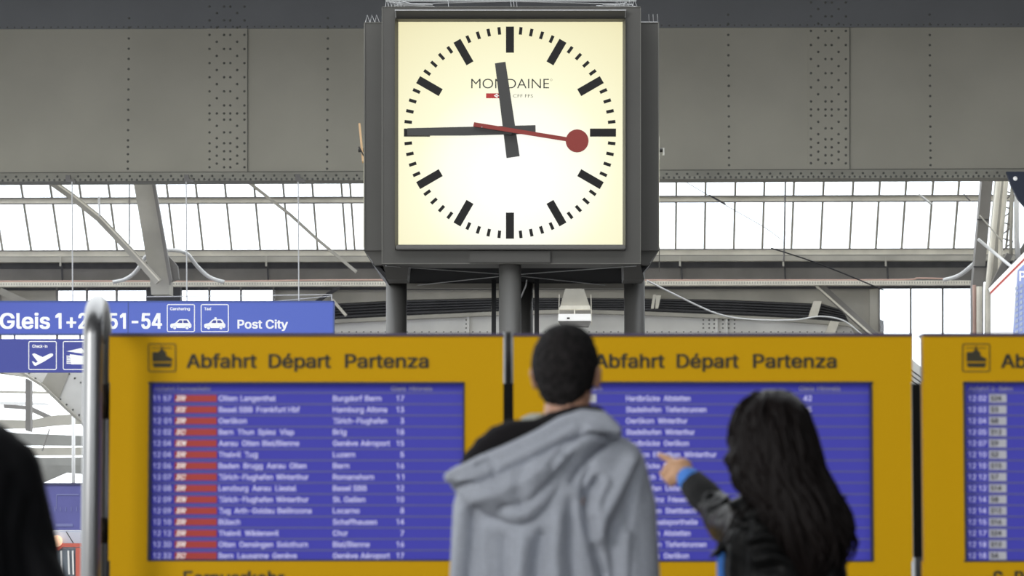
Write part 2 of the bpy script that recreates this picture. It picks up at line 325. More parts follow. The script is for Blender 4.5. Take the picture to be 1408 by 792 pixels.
'D':(502,'60,0 60,509 225,509 273,505 315,495 353,478 385,455 412,426 433,391 449,351 458,306 462,255 458,205 449,159 433,119 411,83 384,54 351,31 312,14 268,3 219,0 125,57 125,452 221,452 258,449 291,441 320,428 344,410 364,388 379,361 390,329 397,294 399,255 397,216 390,181 379,149 363,122 343,99 318,81 288,68 254,60 215,57','0,1,22 22,1,2 22,2,3 22,3,4 22,4,5 22,5,6 22,6,23 23,6,24 24,6,7 0,22,21 25,24,7 26,25,7 27,26,7 27,7,8 28,27,8 28,8,9 29,28,9 30,29,9 30,9,10 31,30,10 31,10,11 32,31,11 33,32,11 33,11,12 34,33,12 34,12,13 35,34,13 35,13,14 36,35,14 37,36,14 37,14,15 38,37,15 38,15,16 39,38,16 40,39,16 41,40,16 0,21,41 0,41,16 0,16,17 0,17,18 0,18,19 0,19,20'),
'E':(418,'60,0 60,509 372,509 372,452 125,452 125,286 355,286 355,229 125,229 125,57 375,57 375,0','0,4,1 4,2,1 4,3,2 0,5,4 0,8,5 8,6,5 8,7,6 0,9,8 0,10,9 0,11,10'),
'F':(410,'60,0 60,509 369,509 369,452 125,452 125,278 346,278 346,221 125,221 125,0','0,4,1 4,2,1 4,3,2 0,5,4 0,8,5 8,6,5 8,7,6 0,9,8'),
'G':(520,'269,-7 205,1 149,25 104,64 69,116 47,179 40,254 47,329 69,393 103,445 149,484 203,508 265,516 304,513 340,504 374,489 403,469 429,445 449,416 465,384 474,349 408,349 399,372 387,393 373,411 356,427 337,439 315,448 291,454 265,456 222,450 183,432 150,404 125,364 109,314 103,254 109,194 125,145 151,105 184,76 224,59 269,53 309,57 345,71 374,93 396,123 410,160 415,199 283,199 283,256 478,256 478,200 471,141 451,91 419,50 377,19 326,0','11,12,13 11,13,14 10,11,14 10,14,15 10,15,16 9,10,16 9,16,29 29,16,17 9,29,30 28,29,17 27,28,17 9,30,31 26,27,17 8,9,31 26,17,18 25,26,18 8,31,32 24,25,18 24,18,19 23,24,19 8,32,33 7,8,33 22,23,19 22,19,20 21,22,20 7,33,34 6,7,34 6,34,35 48,49,50 48,50,51 5,6,35 5,35,36 48,51,47 47,51,52 46,47,52 5,36,37 4,5,37 45,46,52 4,37,38 45,52,53 44,45,53 3,4,38 3,38,39 43,44,53 43,53,54 3,39,40 42,43,54 2,3,40 2,40,41 41,42,54 2,41,54 2,54,55 1,2,55 1,55,56 0,1,56'),
'H':(517,'60,0 60,509 125,509 125,289 392,289 392,509 457,509 457,0 392,0 392,232 125,232 125,0','0,2,1 0,3,2 4,6,5 4,7,6 0,10,3 10,4,3 10,9,4 9,7,4 0,11,10 8,7,9'),
'I':(300,'31,0 31,57 118,57 118,452 31,452 31,509 269,509 269,452 183,452 183,57 269,57 269,0','4,6,5 4,7,6 3,7,4 2,8,3 8,7,3 2,9,8 0,2,1 0,9,2 0,10,9 0,11,10'),
'L':(393,'60,0 60,509 125,509 125,57 361,57 361,0','0,2,1 0,3,2 0,4,3 0,5,4'),
'N':(523,'60,0 60,509 136,509 343,183 352,169 363,151 375,130 388,107 401,82 414,55 405,54 401,108 400,134 399,157 399,178 399,195 399,509 463,509 463,0 387,0 202,290 190,310 177,331 164,354 148,381 130,413 108,452 119,454 121,417 122,384 123,354 124,328 125,307 125,291 125,0','0,26,1 26,2,1 26,27,2 27,3,2 15,17,16 15,18,17 28,25,27 25,3,27 0,28,26 28,25,26 0,29,28 24,3,25 0,30,29 23,3,24 22,3,23 0,31,30 21,3,22 0,32,31 20,3,21 0,33,32 0,34,33 19,3,20 14,18,15 19,4,3 13,18,14 19,5,4 12,18,13 19,6,5 11,18,12 19,7,6 8,18,11 19,8,7 19,10,8 10,9,8 10,18,8 19,18,10'),
'O':(533,'267,-7 205,1 150,25 105,63 70,115 48,179 40,254 48,329 70,393 105,445 150,484 205,508 267,516 329,508 384,484 429,445 464,393 486,329 493,254 486,179 464,115 429,63 384,25 329,1 267,53 310,59 349,76 383,105 408,144 425,194 430,254 425,314 408,365 383,404 349,433 310,450 267,456 223,450 184,433 151,404 125,364 109,314 103,254 109,194 125,144 151,105 184,76 223,59','11,13,12 10,13,11 10,14,13 9,14,10 9,36,14 36,15,14 9,37,36 35,15,36 34,15,35 9,38,37 8,38,9 34,16,15 33,16,34 8,39,38 32,16,33 8,40,39 7,40,8 32,17,16 31,17,32 7,41,40 6,41,7 31,18,17 30,18,31 6,42,41 5,42,6 5,43,42 29,18,30 29,19,18 5,44,43 28,19,29 4,44,5 28,20,19 4,45,44 27,20,28 3,45,4 27,21,20 3,46,45 26,21,27 3,47,46 25,21,26 25,22,21 2,47,3 2,24,47 24,22,25 2,22,24 1,22,2 1,23,22 1,0,23'),
'P':(444,'60,0 60,509 235,509 289,503 332,487 366,462 390,430 404,391 409,348 404,304 390,265 366,233 332,207 289,191 235,186 125,186 125,0 125,242 233,242 269,246 297,256 318,272 333,294 342,319 344,348 342,376 333,402 318,423 297,439 268,449 232,452 125,452','0,1,31 31,1,2 31,2,3 31,3,4 31,4,5 31,5,30 30,5,29 29,5,6 0,31,17 28,29,6 27,28,6 27,6,7 26,27,7 25,26,7 25,7,8 24,25,8 23,24,8 23,8,9 22,23,9 22,9,10 21,22,10 20,21,10 20,10,11 19,20,11 18,19,11 0,17,15 15,17,18 15,18,11 15,11,12 15,12,13 15,13,14 0,15,16'),
'R':(449,'60,0 60,509 236,509 290,504 333,489 367,465 390,433 405,395 409,352 405,309 390,271 367,240 333,217 289,203 236,198 125,198 125,0 125,255 234,255 269,258 298,267 319,281 334,300 342,324 345,352 342,380 334,405 319,425 298,440 269,449 233,452 125,452 353,0 428,0 303,208 236,198','0,1,31 31,1,2 31,2,3 31,3,4 31,4,5 31,5,30 30,5,29 29,5,6 0,31,17 28,29,6 27,28,6 27,6,7 26,27,7 25,26,7 25,7,8 24,25,8 23,24,8 23,8,9 22,23,9 22,9,10 21,22,10 20,21,10 20,10,11 19,20,11 18,19,11 0,17,15 15,17,18 15,18,11 15,11,12 15,12,13 15,13,14 0,15,16 33,34,35 33,35,32'),
'S':(446,'224,-9 172,-4 128,9 91,31 64,60 46,96 38,137 104,137 110,110 123,88 142,71 166,59 194,52 224,49 257,52 286,60 311,74 329,92 341,114 346,139 342,161 332,179 316,193 296,205 272,214 245,222 184,239 128,260 86,289 60,326 52,372 58,413 75,448 102,476 138,498 180,511 227,516 275,511 316,498 351,476 377,449 394,415 401,378 337,378 326,412 302,437 267,453 225,459 194,456 167,448 145,435 129,418 118,398 115,376 119,352 131,334 148,319 169,308 191,300 212,293 264,279 287,272 312,264 336,252 359,238 379,220 395,198 405,171 408,139 403,99 386,64 360,34 323,11 278,-4','35,37,36 34,37,35 34,38,37 33,38,34 33,39,38 33,40,39 32,47,33 47,40,33 32,48,47 46,40,47 32,49,48 45,40,46 45,41,40 31,49,32 31,50,49 44,41,45 31,51,50 31,52,51 44,42,41 30,52,31 43,42,44 30,53,52 30,54,53 29,54,30 29,55,54 29,56,55 28,56,29 28,57,56 28,58,57 28,59,58 28,60,59 27,60,28 27,61,60 27,62,61 27,63,62 26,63,27 26,64,63 25,64,26 25,65,64 24,65,25 24,66,65 23,66,24 22,66,23 22,67,66 21,67,22 20,67,21 20,68,67 19,68,20 18,68,19 18,69,68 5,7,6 5,8,7 17,69,18 5,9,8 17,70,69 4,9,5 16,70,17 4,10,9 15,70,16 4,11,10 15,71,70 14,71,15 3,11,4 3,12,11 13,71,14 3,13,12 3,71,13 3,72,71 2,72,3 2,73,72 1,73,2 1,0,73'),
'T':(448,'32,452 32,509 417,509 417,452 257,452 257,0 193,0 193,452','0,2,1 0,3,2 7,3,0 6,4,7 4,3,7 6,5,4'),
'U':(517,'259,-8 203,-2 154,15 114,43 85,80 66,124 60,173 60,509 124,509 124,178 128,144 141,113 160,87 187,68 220,56 259,52 298,56 331,68 357,87 377,113 389,144 393,178 393,509 457,509 457,173 451,124 433,80 403,43 363,15 315,-2','6,8,7 6,9,8 21,23,22 21,24,23 6,10,9 20,24,21 5,10,6 20,25,24 5,11,10 19,25,20 19,26,25 4,11,5 4,12,11 18,26,19 4,13,12 17,26,18 3,13,4 17,27,26 3,14,13 16,27,17 3,15,14 15,27,16 3,27,15 2,27,3 2,28,27 1,28,2 1,29,28 0,29,1'),
'V':(479,'204,0 16,509 84,509 192,206 203,176 215,137 230,89 248,31 235,31 252,90 267,138 279,176 290,206 395,509 463,509 278,0','0,2,1 0,3,2 12,14,13 12,15,14 0,4,3 11,15,12 10,15,11 0,5,4 9,15,10 0,6,5 8,7,9 7,15,9 0,7,6 0,15,7'),
'W':(686,'155,0 16,509 82,509 163,196 170,171 175,145 181,120 187,94 192,67 197,40 189,40 194,67 200,94 205,120 211,145 218,171 224,196 306,509 380,509 462,196 468,171 474,145 480,120 486,94 497,40 488,40 493,67 499,94 504,120 510,145 517,171 523,196 603,509 670,509 530,0 455,0 368,323 359,356 351,391 344,431 336,475 350,475 342,433 335,395 327,359 318,323 230,0','0,2,1 0,3,2 16,40,17 40,18,17 40,41,18 41,19,18 31,33,32 31,34,33 16,42,40 42,39,40 42,39,41 39,19,41 16,43,42 38,19,39 16,44,43 37,19,38 16,45,44 36,19,37 16,46,45 35,19,36 0,4,3 15,46,16 35,20,19 30,34,31 0,5,4 14,46,15 35,21,20 29,34,30 0,6,5 13,46,14 35,22,21 28,34,29 0,7,6 12,46,13 35,23,22 27,34,28 0,8,7 11,46,12 35,26,23 26,34,27 0,10,8 10,9,8 10,46,11 35,25,26 25,24,26 25,34,26 0,46,10 35,34,25'),
'Z':(438,'42,0 42,46 273,385 289,408 306,431 323,453 341,476 348,454 317,453 285,452 254,452 223,452 40,452 40,509 397,509 397,462 169,129 152,105 134,81 116,57 97,33 90,54 121,56 152,57 183,57 214,57 399,57 399,0','12,14,13 12,6,14 6,15,14 12,5,6 7,15,6 7,16,15 8,5,7 5,16,7 12,8,5 8,4,5 12,9,8 12,10,9 12,11,10 24,26,25 24,27,26 23,27,24 22,27,23 21,27,22'),
'a':(389,'160,-9 126,-5 94,5 68,22 48,45 35,73 30,108 34,138 43,161 58,179 78,193 100,203 125,211 152,216 178,220 209,224 234,227 252,230 265,235 273,243 276,255 276,257 273,279 267,297 256,311 240,322 220,329 196,331 171,329 149,322 132,313 118,301 107,288 100,274 41,291 57,322 79,346 104,364 133,375 163,382 194,384 215,383 239,379 263,372 286,360 306,343 322,320 333,290 337,251 337,0 277,0 277,52 272,52 264,38 252,25 236,12 215,1 190,-6 170,45 202,49 228,59 248,74 263,93 272,115 276,138 276,190 270,186 259,182 246,179 231,176 216,173 200,171 186,169 175,168 154,164 134,159 117,150 103,139 95,124 92,105 94,87 102,72 114,61 130,52 149,47','39,41,40 39,42,41 38,42,39 38,43,42 37,43,38 37,44,43 36,44,37 36,45,44 35,45,36 35,27,45 27,46,45 35,28,27 26,46,27 35,29,28 25,46,26 35,30,29 34,30,35 24,46,25 24,47,46 34,31,30 23,47,24 34,32,31 22,47,23 33,32,34 22,48,47 21,48,22 20,48,21 19,48,20 19,49,48 18,49,19 17,65,18 65,49,18 16,65,17 15,65,16 14,65,15 13,65,14 12,65,13 11,65,12 10,65,11 9,65,10 9,66,65 64,49,65 9,67,66 9,68,67 8,68,9 8,69,68 8,70,69 8,71,70 8,72,71 8,73,72 8,74,73 8,75,74 7,75,8 7,76,75 7,77,76 7,78,77 63,49,64 6,78,7 6,79,78 62,49,63 5,79,6 5,80,79 61,51,62 51,49,62 5,81,80 60,51,61 4,81,5 4,82,81 4,83,82 59,52,60 52,51,60 4,84,83 59,53,52 50,49,51 58,53,59 4,58,84 4,53,58 3,53,4 3,54,53 3,55,54 2,55,3 2,56,55 1,56,2 1,57,56 0,57,1'),
'b':(424,'229,-8 198,-5 172,4 153,17 138,31 127,46 118,59 112,59 112,0 53,0 53,509 114,509 114,319 118,319 127,331 137,346 152,360 171,373 197,381 229,384 274,378 313,361 345,332 370,293 385,245 390,189 385,133 370,84 346,45 313,16 274,-2 220,47 253,51 279,66 301,88 316,117 325,151 328,189 325,227 316,261 301,290 280,311 253,325 220,330 188,325 161,312 140,291 125,263 116,229 113,189 116,150 125,115 140,86 162,65 188,51','9,11,10 9,12,11 18,20,19 17,20,18 17,21,20 16,21,17 16,22,21 15,22,16 14,22,15 14,43,22 43,42,22 42,23,22 13,43,14 13,44,43 13,45,44 41,23,42 9,13,12 9,47,13 47,46,13 46,45,13 40,23,41 40,24,23 39,24,40 9,48,47 38,24,39 38,25,24 9,49,48 37,25,38 9,50,49 36,25,37 36,26,25 35,26,36 9,51,50 35,27,26 34,27,35 9,7,51 7,52,51 33,27,34 7,53,52 33,28,27 32,28,33 7,6,53 6,54,53 9,8,7 5,54,6 31,28,32 5,31,54 5,28,31 4,28,5 4,29,28 3,29,4 2,29,3 2,30,29 1,30,2 1,0,30'),
'c':(395,'207,-8 159,-2 117,16 82,46 56,85 40,133 34,187 40,243 56,291 82,330 117,360 159,378 207,384 234,383 260,377 284,368 305,356 324,341 340,322 353,301 362,277 303,262 298,276 290,289 281,301 270,311 257,319 242,325 226,329 207,330 173,325 145,310 124,287 108,258 99,224 96,187 99,151 108,117 124,89 145,66 173,51 207,46 226,48 243,52 258,58 271,66 282,76 292,89 299,102 304,117 363,102 354,78 341,56 325,37 306,21 285,9 261,-1 235,-6','11,13,12 11,14,13 10,14,11 10,15,14 10,16,15 9,16,10 9,17,16 9,29,17 29,18,17 8,30,9 30,29,9 28,18,29 27,18,28 8,31,30 26,18,27 26,19,18 25,19,26 24,19,25 8,32,31 23,19,24 23,20,19 7,32,8 22,20,23 7,33,32 22,21,20 7,34,33 6,34,7 6,35,34 5,35,6 5,36,35 5,37,36 4,37,5 4,38,37 48,50,49 48,51,50 47,51,48 46,51,47 4,39,38 3,39,4 46,52,51 45,52,46 44,52,45 3,40,39 43,52,44 43,53,52 42,53,43 3,41,40 41,53,42 3,53,41 2,53,3 2,54,53 2,55,54 1,55,2 1,56,55 1,57,56 0,57,1'),
'd':(424,'195,-8 151,-2 111,16 79,45 55,84 39,133 34,189 39,245 55,293 79,332 112,361 151,378 196,384 228,381 253,373 272,360 287,346 298,331 306,319 311,319 311,509 372,509 372,0 313,0 313,59 307,59 298,46 287,31 272,17 252,4 227,-5 205,47 236,51 263,65 284,86 299,115 309,150 312,189 309,229 300,263 284,291 263,312 237,325 205,330 172,325 145,311 124,290 108,261 99,227 96,189 99,151 109,117 124,88 145,66 172,51','19,21,20 19,22,21 11,13,12 11,14,13 10,14,11 10,15,14 9,15,10 9,16,15 9,17,16 8,44,9 44,43,9 43,17,9 43,18,17 42,18,43 41,18,42 8,45,44 41,19,18 41,40,19 40,39,19 39,22,19 8,46,45 7,46,8 7,47,46 38,22,39 7,48,47 6,48,7 37,22,38 6,49,48 6,50,49 36,22,37 5,50,6 5,51,50 35,22,36 4,51,5 4,52,51 34,24,35 24,22,35 4,53,52 33,24,34 3,53,4 3,54,53 32,25,33 25,24,33 32,26,25 23,22,24 3,31,54 31,26,32 3,26,31 3,27,26 2,27,3 2,28,27 2,29,28 1,29,2 1,30,29 0,30,1'),
'e':(404,'212,-8 177,-5 145,3 117,16 92,35 72,58 56,85 44,116 37,150 34,187 36,224 44,258 55,290 71,317 91,340 115,359 142,373 172,382 205,384 226,383 246,380 266,374 285,366 303,355 319,341 334,324 347,305 357,282 365,256 370,227 371,194 371,169 75,169 75,221 338,221 310,202 308,226 304,248 298,269 288,286 277,301 263,314 246,323 227,328 205,330 183,328 164,323 146,313 131,301 119,286 109,270 102,251 97,231 96,211 96,178 98,151 102,127 110,106 121,88 135,73 151,61 169,53 190,48 212,46 227,47 241,49 254,53 265,58 276,65 285,73 294,82 300,93 306,105 365,91 358,72 348,55 335,39 320,26 302,14 283,4 261,-3 237,-7','17,19,18 17,20,19 16,20,17 16,21,20 16,22,21 15,22,16 15,23,22 14,23,15 14,24,23 14,25,24 13,45,14 45,44,14 44,25,14 43,25,44 42,25,43 13,46,45 42,26,25 41,26,42 13,47,46 12,47,13 40,26,41 12,48,47 40,27,26 39,27,40 12,49,48 11,49,12 11,50,49 38,27,39 38,28,27 11,51,50 37,28,38 10,51,11 37,29,28 10,52,51 36,29,37 10,33,52 33,53,52 36,34,29 34,30,29 35,34,36 9,33,10 9,32,33 53,34,33 53,30,34 54,30,53 54,31,30 8,32,9 55,31,54 8,31,32 8,55,31 8,56,55 7,56,8 7,57,56 6,57,7 6,58,57 71,73,72 70,73,71 70,74,73 6,59,58 5,59,6 69,74,70 5,60,59 68,74,69 68,75,74 67,75,68 5,61,60 66,75,67 4,61,5 66,76,75 4,62,61 65,76,66 64,76,65 4,63,62 63,76,64 4,76,63 4,77,76 3,77,4 3,78,77 2,78,3 2,79,78 2,80,79 1,80,2 1,81,80 0,81,1'),
'f':(253,'81,379 81,432 84,461 96,486 113,505 135,519 161,527 187,530 207,529 222,527 234,524 243,521 227,468 222,470 215,472 206,473 195,474 171,470 154,460 145,443 142,419 142,379 228,379 228,327 142,327 142,0 81,0 81,327 6,327 6,379','6,7,8 6,8,9 5,6,9 5,9,10 5,10,11 5,11,12 4,5,13 13,5,12 3,4,14 14,4,13 2,3,16 16,3,15 15,3,14 2,16,17 2,17,18 1,2,18 1,18,19 1,19,20 0,1,20 0,20,21 28,29,0 28,0,21 28,21,22 28,22,23 27,28,23 26,27,24 24,27,23 26,24,25'),
'g':(425,'207,-151 168,-148 134,-140 105,-127 82,-110 64,-91 51,-69 101,-41 110,-53 122,-66 136,-78 154,-88 178,-95 207,-97 249,-92 282,-75 304,-47 311,-6 311,68 306,68 298,56 287,41 272,28 252,16 227,8 195,5 152,10 113,27 80,53 55,90 39,136 34,191 39,246 55,293 80,332 112,361 152,378 196,384 228,382 253,373 273,360 288,346 299,331 308,319 313,319 313,379 372,379 372,-9 367,-54 350,-90 324,-117 291,-136 251,-147 205,59 237,63 264,75 285,95 300,121 309,154 312,193 309,231 300,264 285,291 264,312 237,325 205,330 172,325 145,312 124,290 109,262 99,229 96,193 99,155 109,123 124,96 145,76 172,63','36,38,37 36,39,38 44,46,45 44,47,46 35,39,36 35,40,39 34,40,35 34,41,40 34,42,41 33,66,34 66,65,34 65,42,34 65,43,42 64,43,65 63,43,64 33,67,66 63,44,43 63,62,44 62,61,44 61,60,44 60,47,44 33,68,67 32,68,33 32,69,68 32,70,69 31,70,32 59,47,60 31,71,70 31,72,71 58,47,59 30,72,31 30,73,72 57,47,58 29,73,30 29,74,73 56,18,57 18,47,57 29,75,74 55,18,56 28,75,29 28,76,75 54,19,55 19,18,55 54,20,19 17,47,18 28,53,76 53,20,54 28,20,53 28,21,20 27,21,28 27,22,21 27,23,22 26,23,27 26,24,23 25,24,26 16,47,17 16,48,47 6,8,7 15,48,16 6,9,8 15,49,48 6,10,9 5,10,6 14,49,15 5,11,10 5,12,11 14,50,49 4,12,5 13,50,14 4,13,12 4,50,13 3,50,4 3,51,50 2,51,3 2,52,51 1,52,2 1,0,52'),
'h':(410,'114,227 114,0 53,0 53,509 114,509 114,287 102,287 124,332 152,362 187,379 227,384 264,380 295,369 321,349 341,321 353,285 357,240 357,0 296,0 296,235 290,275 273,304 246,323 210,329 184,326 161,317 141,303 126,283 117,257','2,4,3 2,6,4 6,5,4 9,11,10 9,12,11 8,12,9 8,13,12 7,13,8 7,23,13 23,14,13 6,25,7 25,24,7 24,23,7 22,14,23 21,14,22 21,15,14 6,26,25 20,15,21 6,27,26 2,28,6 28,27,6 20,16,15 19,16,20 2,0,28 19,17,16 18,17,19 2,1,0'),
'i':(166,'84,443 67,446 54,455 44,468 41,483 44,499 54,512 67,521 84,524 100,521 114,512 123,499 126,483 123,468 114,455 100,446 53,0 53,379 114,379 114,0','16,18,17 16,19,18 7,9,8 6,9,7 6,10,9 5,10,6 5,11,10 4,11,5 4,12,11 3,12,4 3,13,12 2,13,3 2,14,13 1,14,2 1,15,14 0,15,1'),
'k':(380,'53,0 53,509 114,509 114,212 121,212 284,379 360,379 191,209 372,0 294,0 148,170 114,137 114,0','0,1,2 0,2,3 4,5,6 4,6,7 0,3,4 0,4,11 11,4,10 10,4,7 10,7,8 9,10,8 0,11,12'),
'l':(189,'139,-2 101,3 74,20 58,47 53,84 53,509 114,509 114,99 115,77 120,62 130,54 146,52 154,52 160,53 165,53 170,54 181,3 172,1 162,-1 151,-2','4,6,5 4,7,6 4,8,7 3,8,4 3,9,8 3,10,9 3,11,10 14,16,15 13,16,14 12,16,13 11,16,12 3,16,11 2,16,3 1,16,2 0,16,1 0,17,16 0,18,17 0,19,18'),
'm':(609,'53,0 53,379 112,379 112,295 108,295 118,323 132,346 151,363 172,376 195,384 219,386 257,380 287,361 309,331 321,295 312,295 322,321 337,343 357,361 381,375 407,383 437,386 468,383 497,372 522,354 541,328 553,296 557,255 557,0 496,0 496,254 490,289 473,313 447,326 419,330 395,328 374,320 358,307 345,290 338,270 335,247 335,0 274,0 274,260 269,288 253,311 229,326 199,330 178,328 158,320 140,307 126,289 117,266 114,238 114,0','9,11,10 20,22,21 8,11,9 19,22,20 19,23,22 8,12,11 0,2,1 0,4,2 4,3,2 7,12,8 18,23,19 18,24,23 6,12,7 17,24,18 6,13,12 17,25,24 5,47,6 47,13,6 16,34,17 34,25,17 47,46,13 46,14,13 5,48,47 16,35,34 33,25,34 33,26,25 5,49,48 16,36,35 32,26,33 45,14,46 4,49,5 15,36,16 4,50,49 15,37,36 31,26,32 44,15,45 15,14,45 4,51,50 15,38,37 31,27,26 0,52,4 52,51,4 44,38,15 44,39,38 30,27,31 43,39,44 43,40,39 0,53,52 42,40,43 30,28,27 29,28,30 42,41,40 0,54,53'),
'n':(409,'114,227 114,0 53,0 53,379 112,379 112,287 102,287 124,332 152,362 187,379 227,384 264,380 295,369 321,349 341,321 353,285 357,240 357,0 296,0 296,235 290,275 273,304 246,323 210,329 184,326 161,317 141,303 126,283 117,257','9,11,10 9,12,11 2,4,3 2,6,4 6,5,4 8,12,9 8,13,12 7,13,8 7,23,13 23,14,13 6,25,7 25,24,7 24,23,7 22,14,23 21,14,22 21,15,14 6,26,25 20,15,21 6,27,26 2,28,6 28,27,6 20,16,15 19,16,20 2,0,28 19,17,16 18,17,19 2,1,0'),
'o':(415,'207,-8 159,-2 117,16 82,46 56,85 40,133 34,187 40,243 56,291 82,330 117,360 159,378 207,384 256,378 299,360 333,330 359,291 376,243 381,187 376,133 359,85 333,46 299,16 256,-2 207,46 242,51 270,66 292,89 307,117 316,151 319,187 316,224 307,258 292,287 270,310 242,325 207,330 173,325 145,310 124,287 108,258 99,224 96,187 99,151 108,117 124,89 145,66 173,51','11,13,12 10,13,11 10,14,13 9,14,10 9,15,14 8,37,9 37,36,9 36,15,9 36,35,15 35,16,15 8,38,37 34,16,35 8,39,38 33,16,34 7,39,8 33,17,16 7,40,39 32,17,33 7,41,40 31,17,32 6,41,7 31,18,17 6,42,41 30,18,31 5,42,6 5,43,42 29,18,30 29,19,18 5,44,43 28,19,29 28,20,19 4,44,5 4,45,44 27,20,28 4,46,45 26,20,27 3,46,4 26,21,20 3,47,46 25,21,26 3,24,47 24,21,25 3,21,24 2,21,3 2,22,21 1,22,2 1,23,22 0,23,1'),
'p':(424,'53,-143 53,379 112,379 112,319 118,319 126,331 137,346 152,360 171,373 197,381 229,384 274,378 313,361 345,332 370,293 385,245 390,189 385,133 370,84 346,45 313,16 274,-2 229,-8 198,-5 173,4 153,17 138,31 127,46 118,59 114,59 114,-143 220,47 253,51 279,66 301,88 316,117 325,151 328,189 325,227 316,261 301,290 280,311 253,325 220,330 188,325 161,312 140,291 125,263 116,229 113,189 116,150 125,115 140,86 162,65 188,51','9,11,10 8,11,9 0,2,1 0,3,2 8,12,11 7,12,8 7,13,12 6,13,7 5,13,6 5,43,13 43,42,13 42,14,13 4,43,5 4,44,43 4,45,44 41,14,42 0,4,3 0,48,4 48,47,4 47,46,4 46,45,4 40,14,41 40,15,14 39,15,40 38,15,39 38,16,15 0,49,48 37,16,38 0,50,49 36,16,37 36,17,16 35,17,36 0,51,50 35,18,17 34,18,35 0,29,51 29,52,51 33,18,34 29,53,52 33,19,18 32,19,33 29,28,53 28,54,53 0,30,29 27,54,28 31,19,32 27,31,54 27,19,31 26,19,27 26,20,19 25,20,26 24,20,25 24,21,20 23,21,24 23,22,21'),
'r':(259,'53,0 53,379 112,379 112,321 115,321 130,347 152,367 181,380 213,385 221,385 229,384 237,384 243,384 243,322 239,323 230,324 219,325 207,326 182,323 159,315 140,301 126,284 117,262 114,237 114,0','7,9,8 7,10,9 7,11,10 7,12,11 7,13,12 6,13,7 0,2,1 0,3,2 5,13,6 4,17,5 17,16,5 16,15,5 15,14,5 14,13,5 4,18,17 4,19,18 0,4,3 0,22,4 22,21,4 21,20,4 20,19,4 0,23,22 0,24,23'),
's':(365,'182,-8 145,-5 112,3 84,18 62,38 45,63 36,94 94,107 105,79 124,60 150,49 181,45 217,50 244,62 262,81 268,103 265,121 254,136 237,147 212,155 149,170 104,186 72,208 53,237 47,274 51,305 65,332 87,354 115,370 149,381 187,384 223,381 254,372 279,358 299,339 314,316 324,290 268,277 258,298 243,316 219,328 187,333 156,329 131,317 114,299 109,277 112,258 124,243 144,232 172,223 229,209 275,194 306,171 325,142 331,107 326,75 312,47 290,24 260,6 223,-5','29,31,30 29,32,31 28,32,29 28,33,32 27,33,28 27,34,33 26,34,27 26,41,34 41,35,34 26,42,41 40,35,41 25,42,26 25,43,42 39,35,40 25,44,43 39,36,35 38,36,39 24,44,25 24,45,44 37,36,38 24,46,45 23,46,24 23,47,46 23,48,47 22,48,23 22,49,48 22,50,49 22,51,50 21,51,22 21,52,51 20,52,21 20,53,52 19,53,20 18,53,19 17,53,18 17,54,53 16,54,17 15,54,16 6,8,7 15,55,54 14,55,15 5,8,6 13,55,14 5,9,8 13,56,55 4,9,5 12,56,13 4,10,9 11,56,12 4,11,10 11,57,56 4,57,11 3,57,4 3,58,57 2,58,3 2,59,58 1,59,2 1,0,59'),
't':(227,'6,379 65,379 65,471 126,471 126,379 204,379 204,327 126,327 126,98 128,76 136,61 150,53 170,50 177,50 185,51 194,52 202,54 213,2 203,-1 192,-3 180,-4 168,-4 125,2 92,21 72,52 65,93 65,327 6,327','1,2,3 1,3,4 27,0,1 27,1,4 27,4,5 27,5,6 26,27,6 25,26,7 7,26,6 25,7,8 25,8,9 24,25,9 24,9,10 24,10,11 15,16,17 24,11,12 23,24,12 14,15,17 13,14,17 23,12,13 23,13,17 22,23,17 21,22,17 21,17,18 21,18,19 21,19,20'),
'u':(410,'182,-5 146,-1 115,11 89,31 69,59 57,95 53,139 53,379 114,379 114,144 119,105 137,75 164,56 200,50 226,53 249,62 268,77 283,97 293,122 296,153 296,379 357,379 357,0 298,0 298,92 307,92 286,47 257,17 222,0','6,8,7 6,9,8 19,21,20 19,22,21 18,22,19 6,10,9 5,10,6 17,25,18 25,22,18 5,11,10 16,24,17 24,25,17 4,11,5 16,26,24 26,23,24 26,22,25 15,26,16 4,12,11 14,26,15 3,12,4 3,13,12 13,26,14 3,26,13 3,27,26 23,22,26 2,27,3 2,28,27 1,28,2 1,0,28'),
'v':(389,'163,0 17,379 84,379 165,155 177,121 187,87 196,53 206,21 184,21 194,53 203,87 213,121 224,155 305,379 371,379 226,0','0,2,1 0,3,2 12,14,13 12,15,14 0,4,3 11,15,12 0,5,4 10,15,11 0,9,5 9,6,5 9,6,10 6,15,10 0,8,9 7,15,6 0,7,8 0,15,7'),
'w':(567,'138,0 23,379 87,379 133,214 143,177 154,137 165,91 175,41 165,41 175,90 186,135 196,176 206,214 252,379 316,379 362,214 371,176 382,136 392,91 402,41 391,41 402,90 413,135 423,176 434,214 480,379 545,379 429,0 368,0 319,172 312,198 305,225 297,252 291,280 284,309 277,338 291,338 277,280 270,252 263,225 255,198 248,172 199,0','0,2,1 0,3,2 12,35,13 35,14,13 35,36,14 36,15,14 24,26,25 24,27,26 12,34,35 34,15,36 12,37,34 37,33,34 12,38,37 12,39,38 12,40,39 0,4,3 11,40,12 23,27,24 11,41,40 0,5,4 22,27,23 10,41,11 10,42,41 0,6,5 21,27,22 9,42,10 0,8,6 8,7,6 20,19,21 8,42,9 0,42,8'),
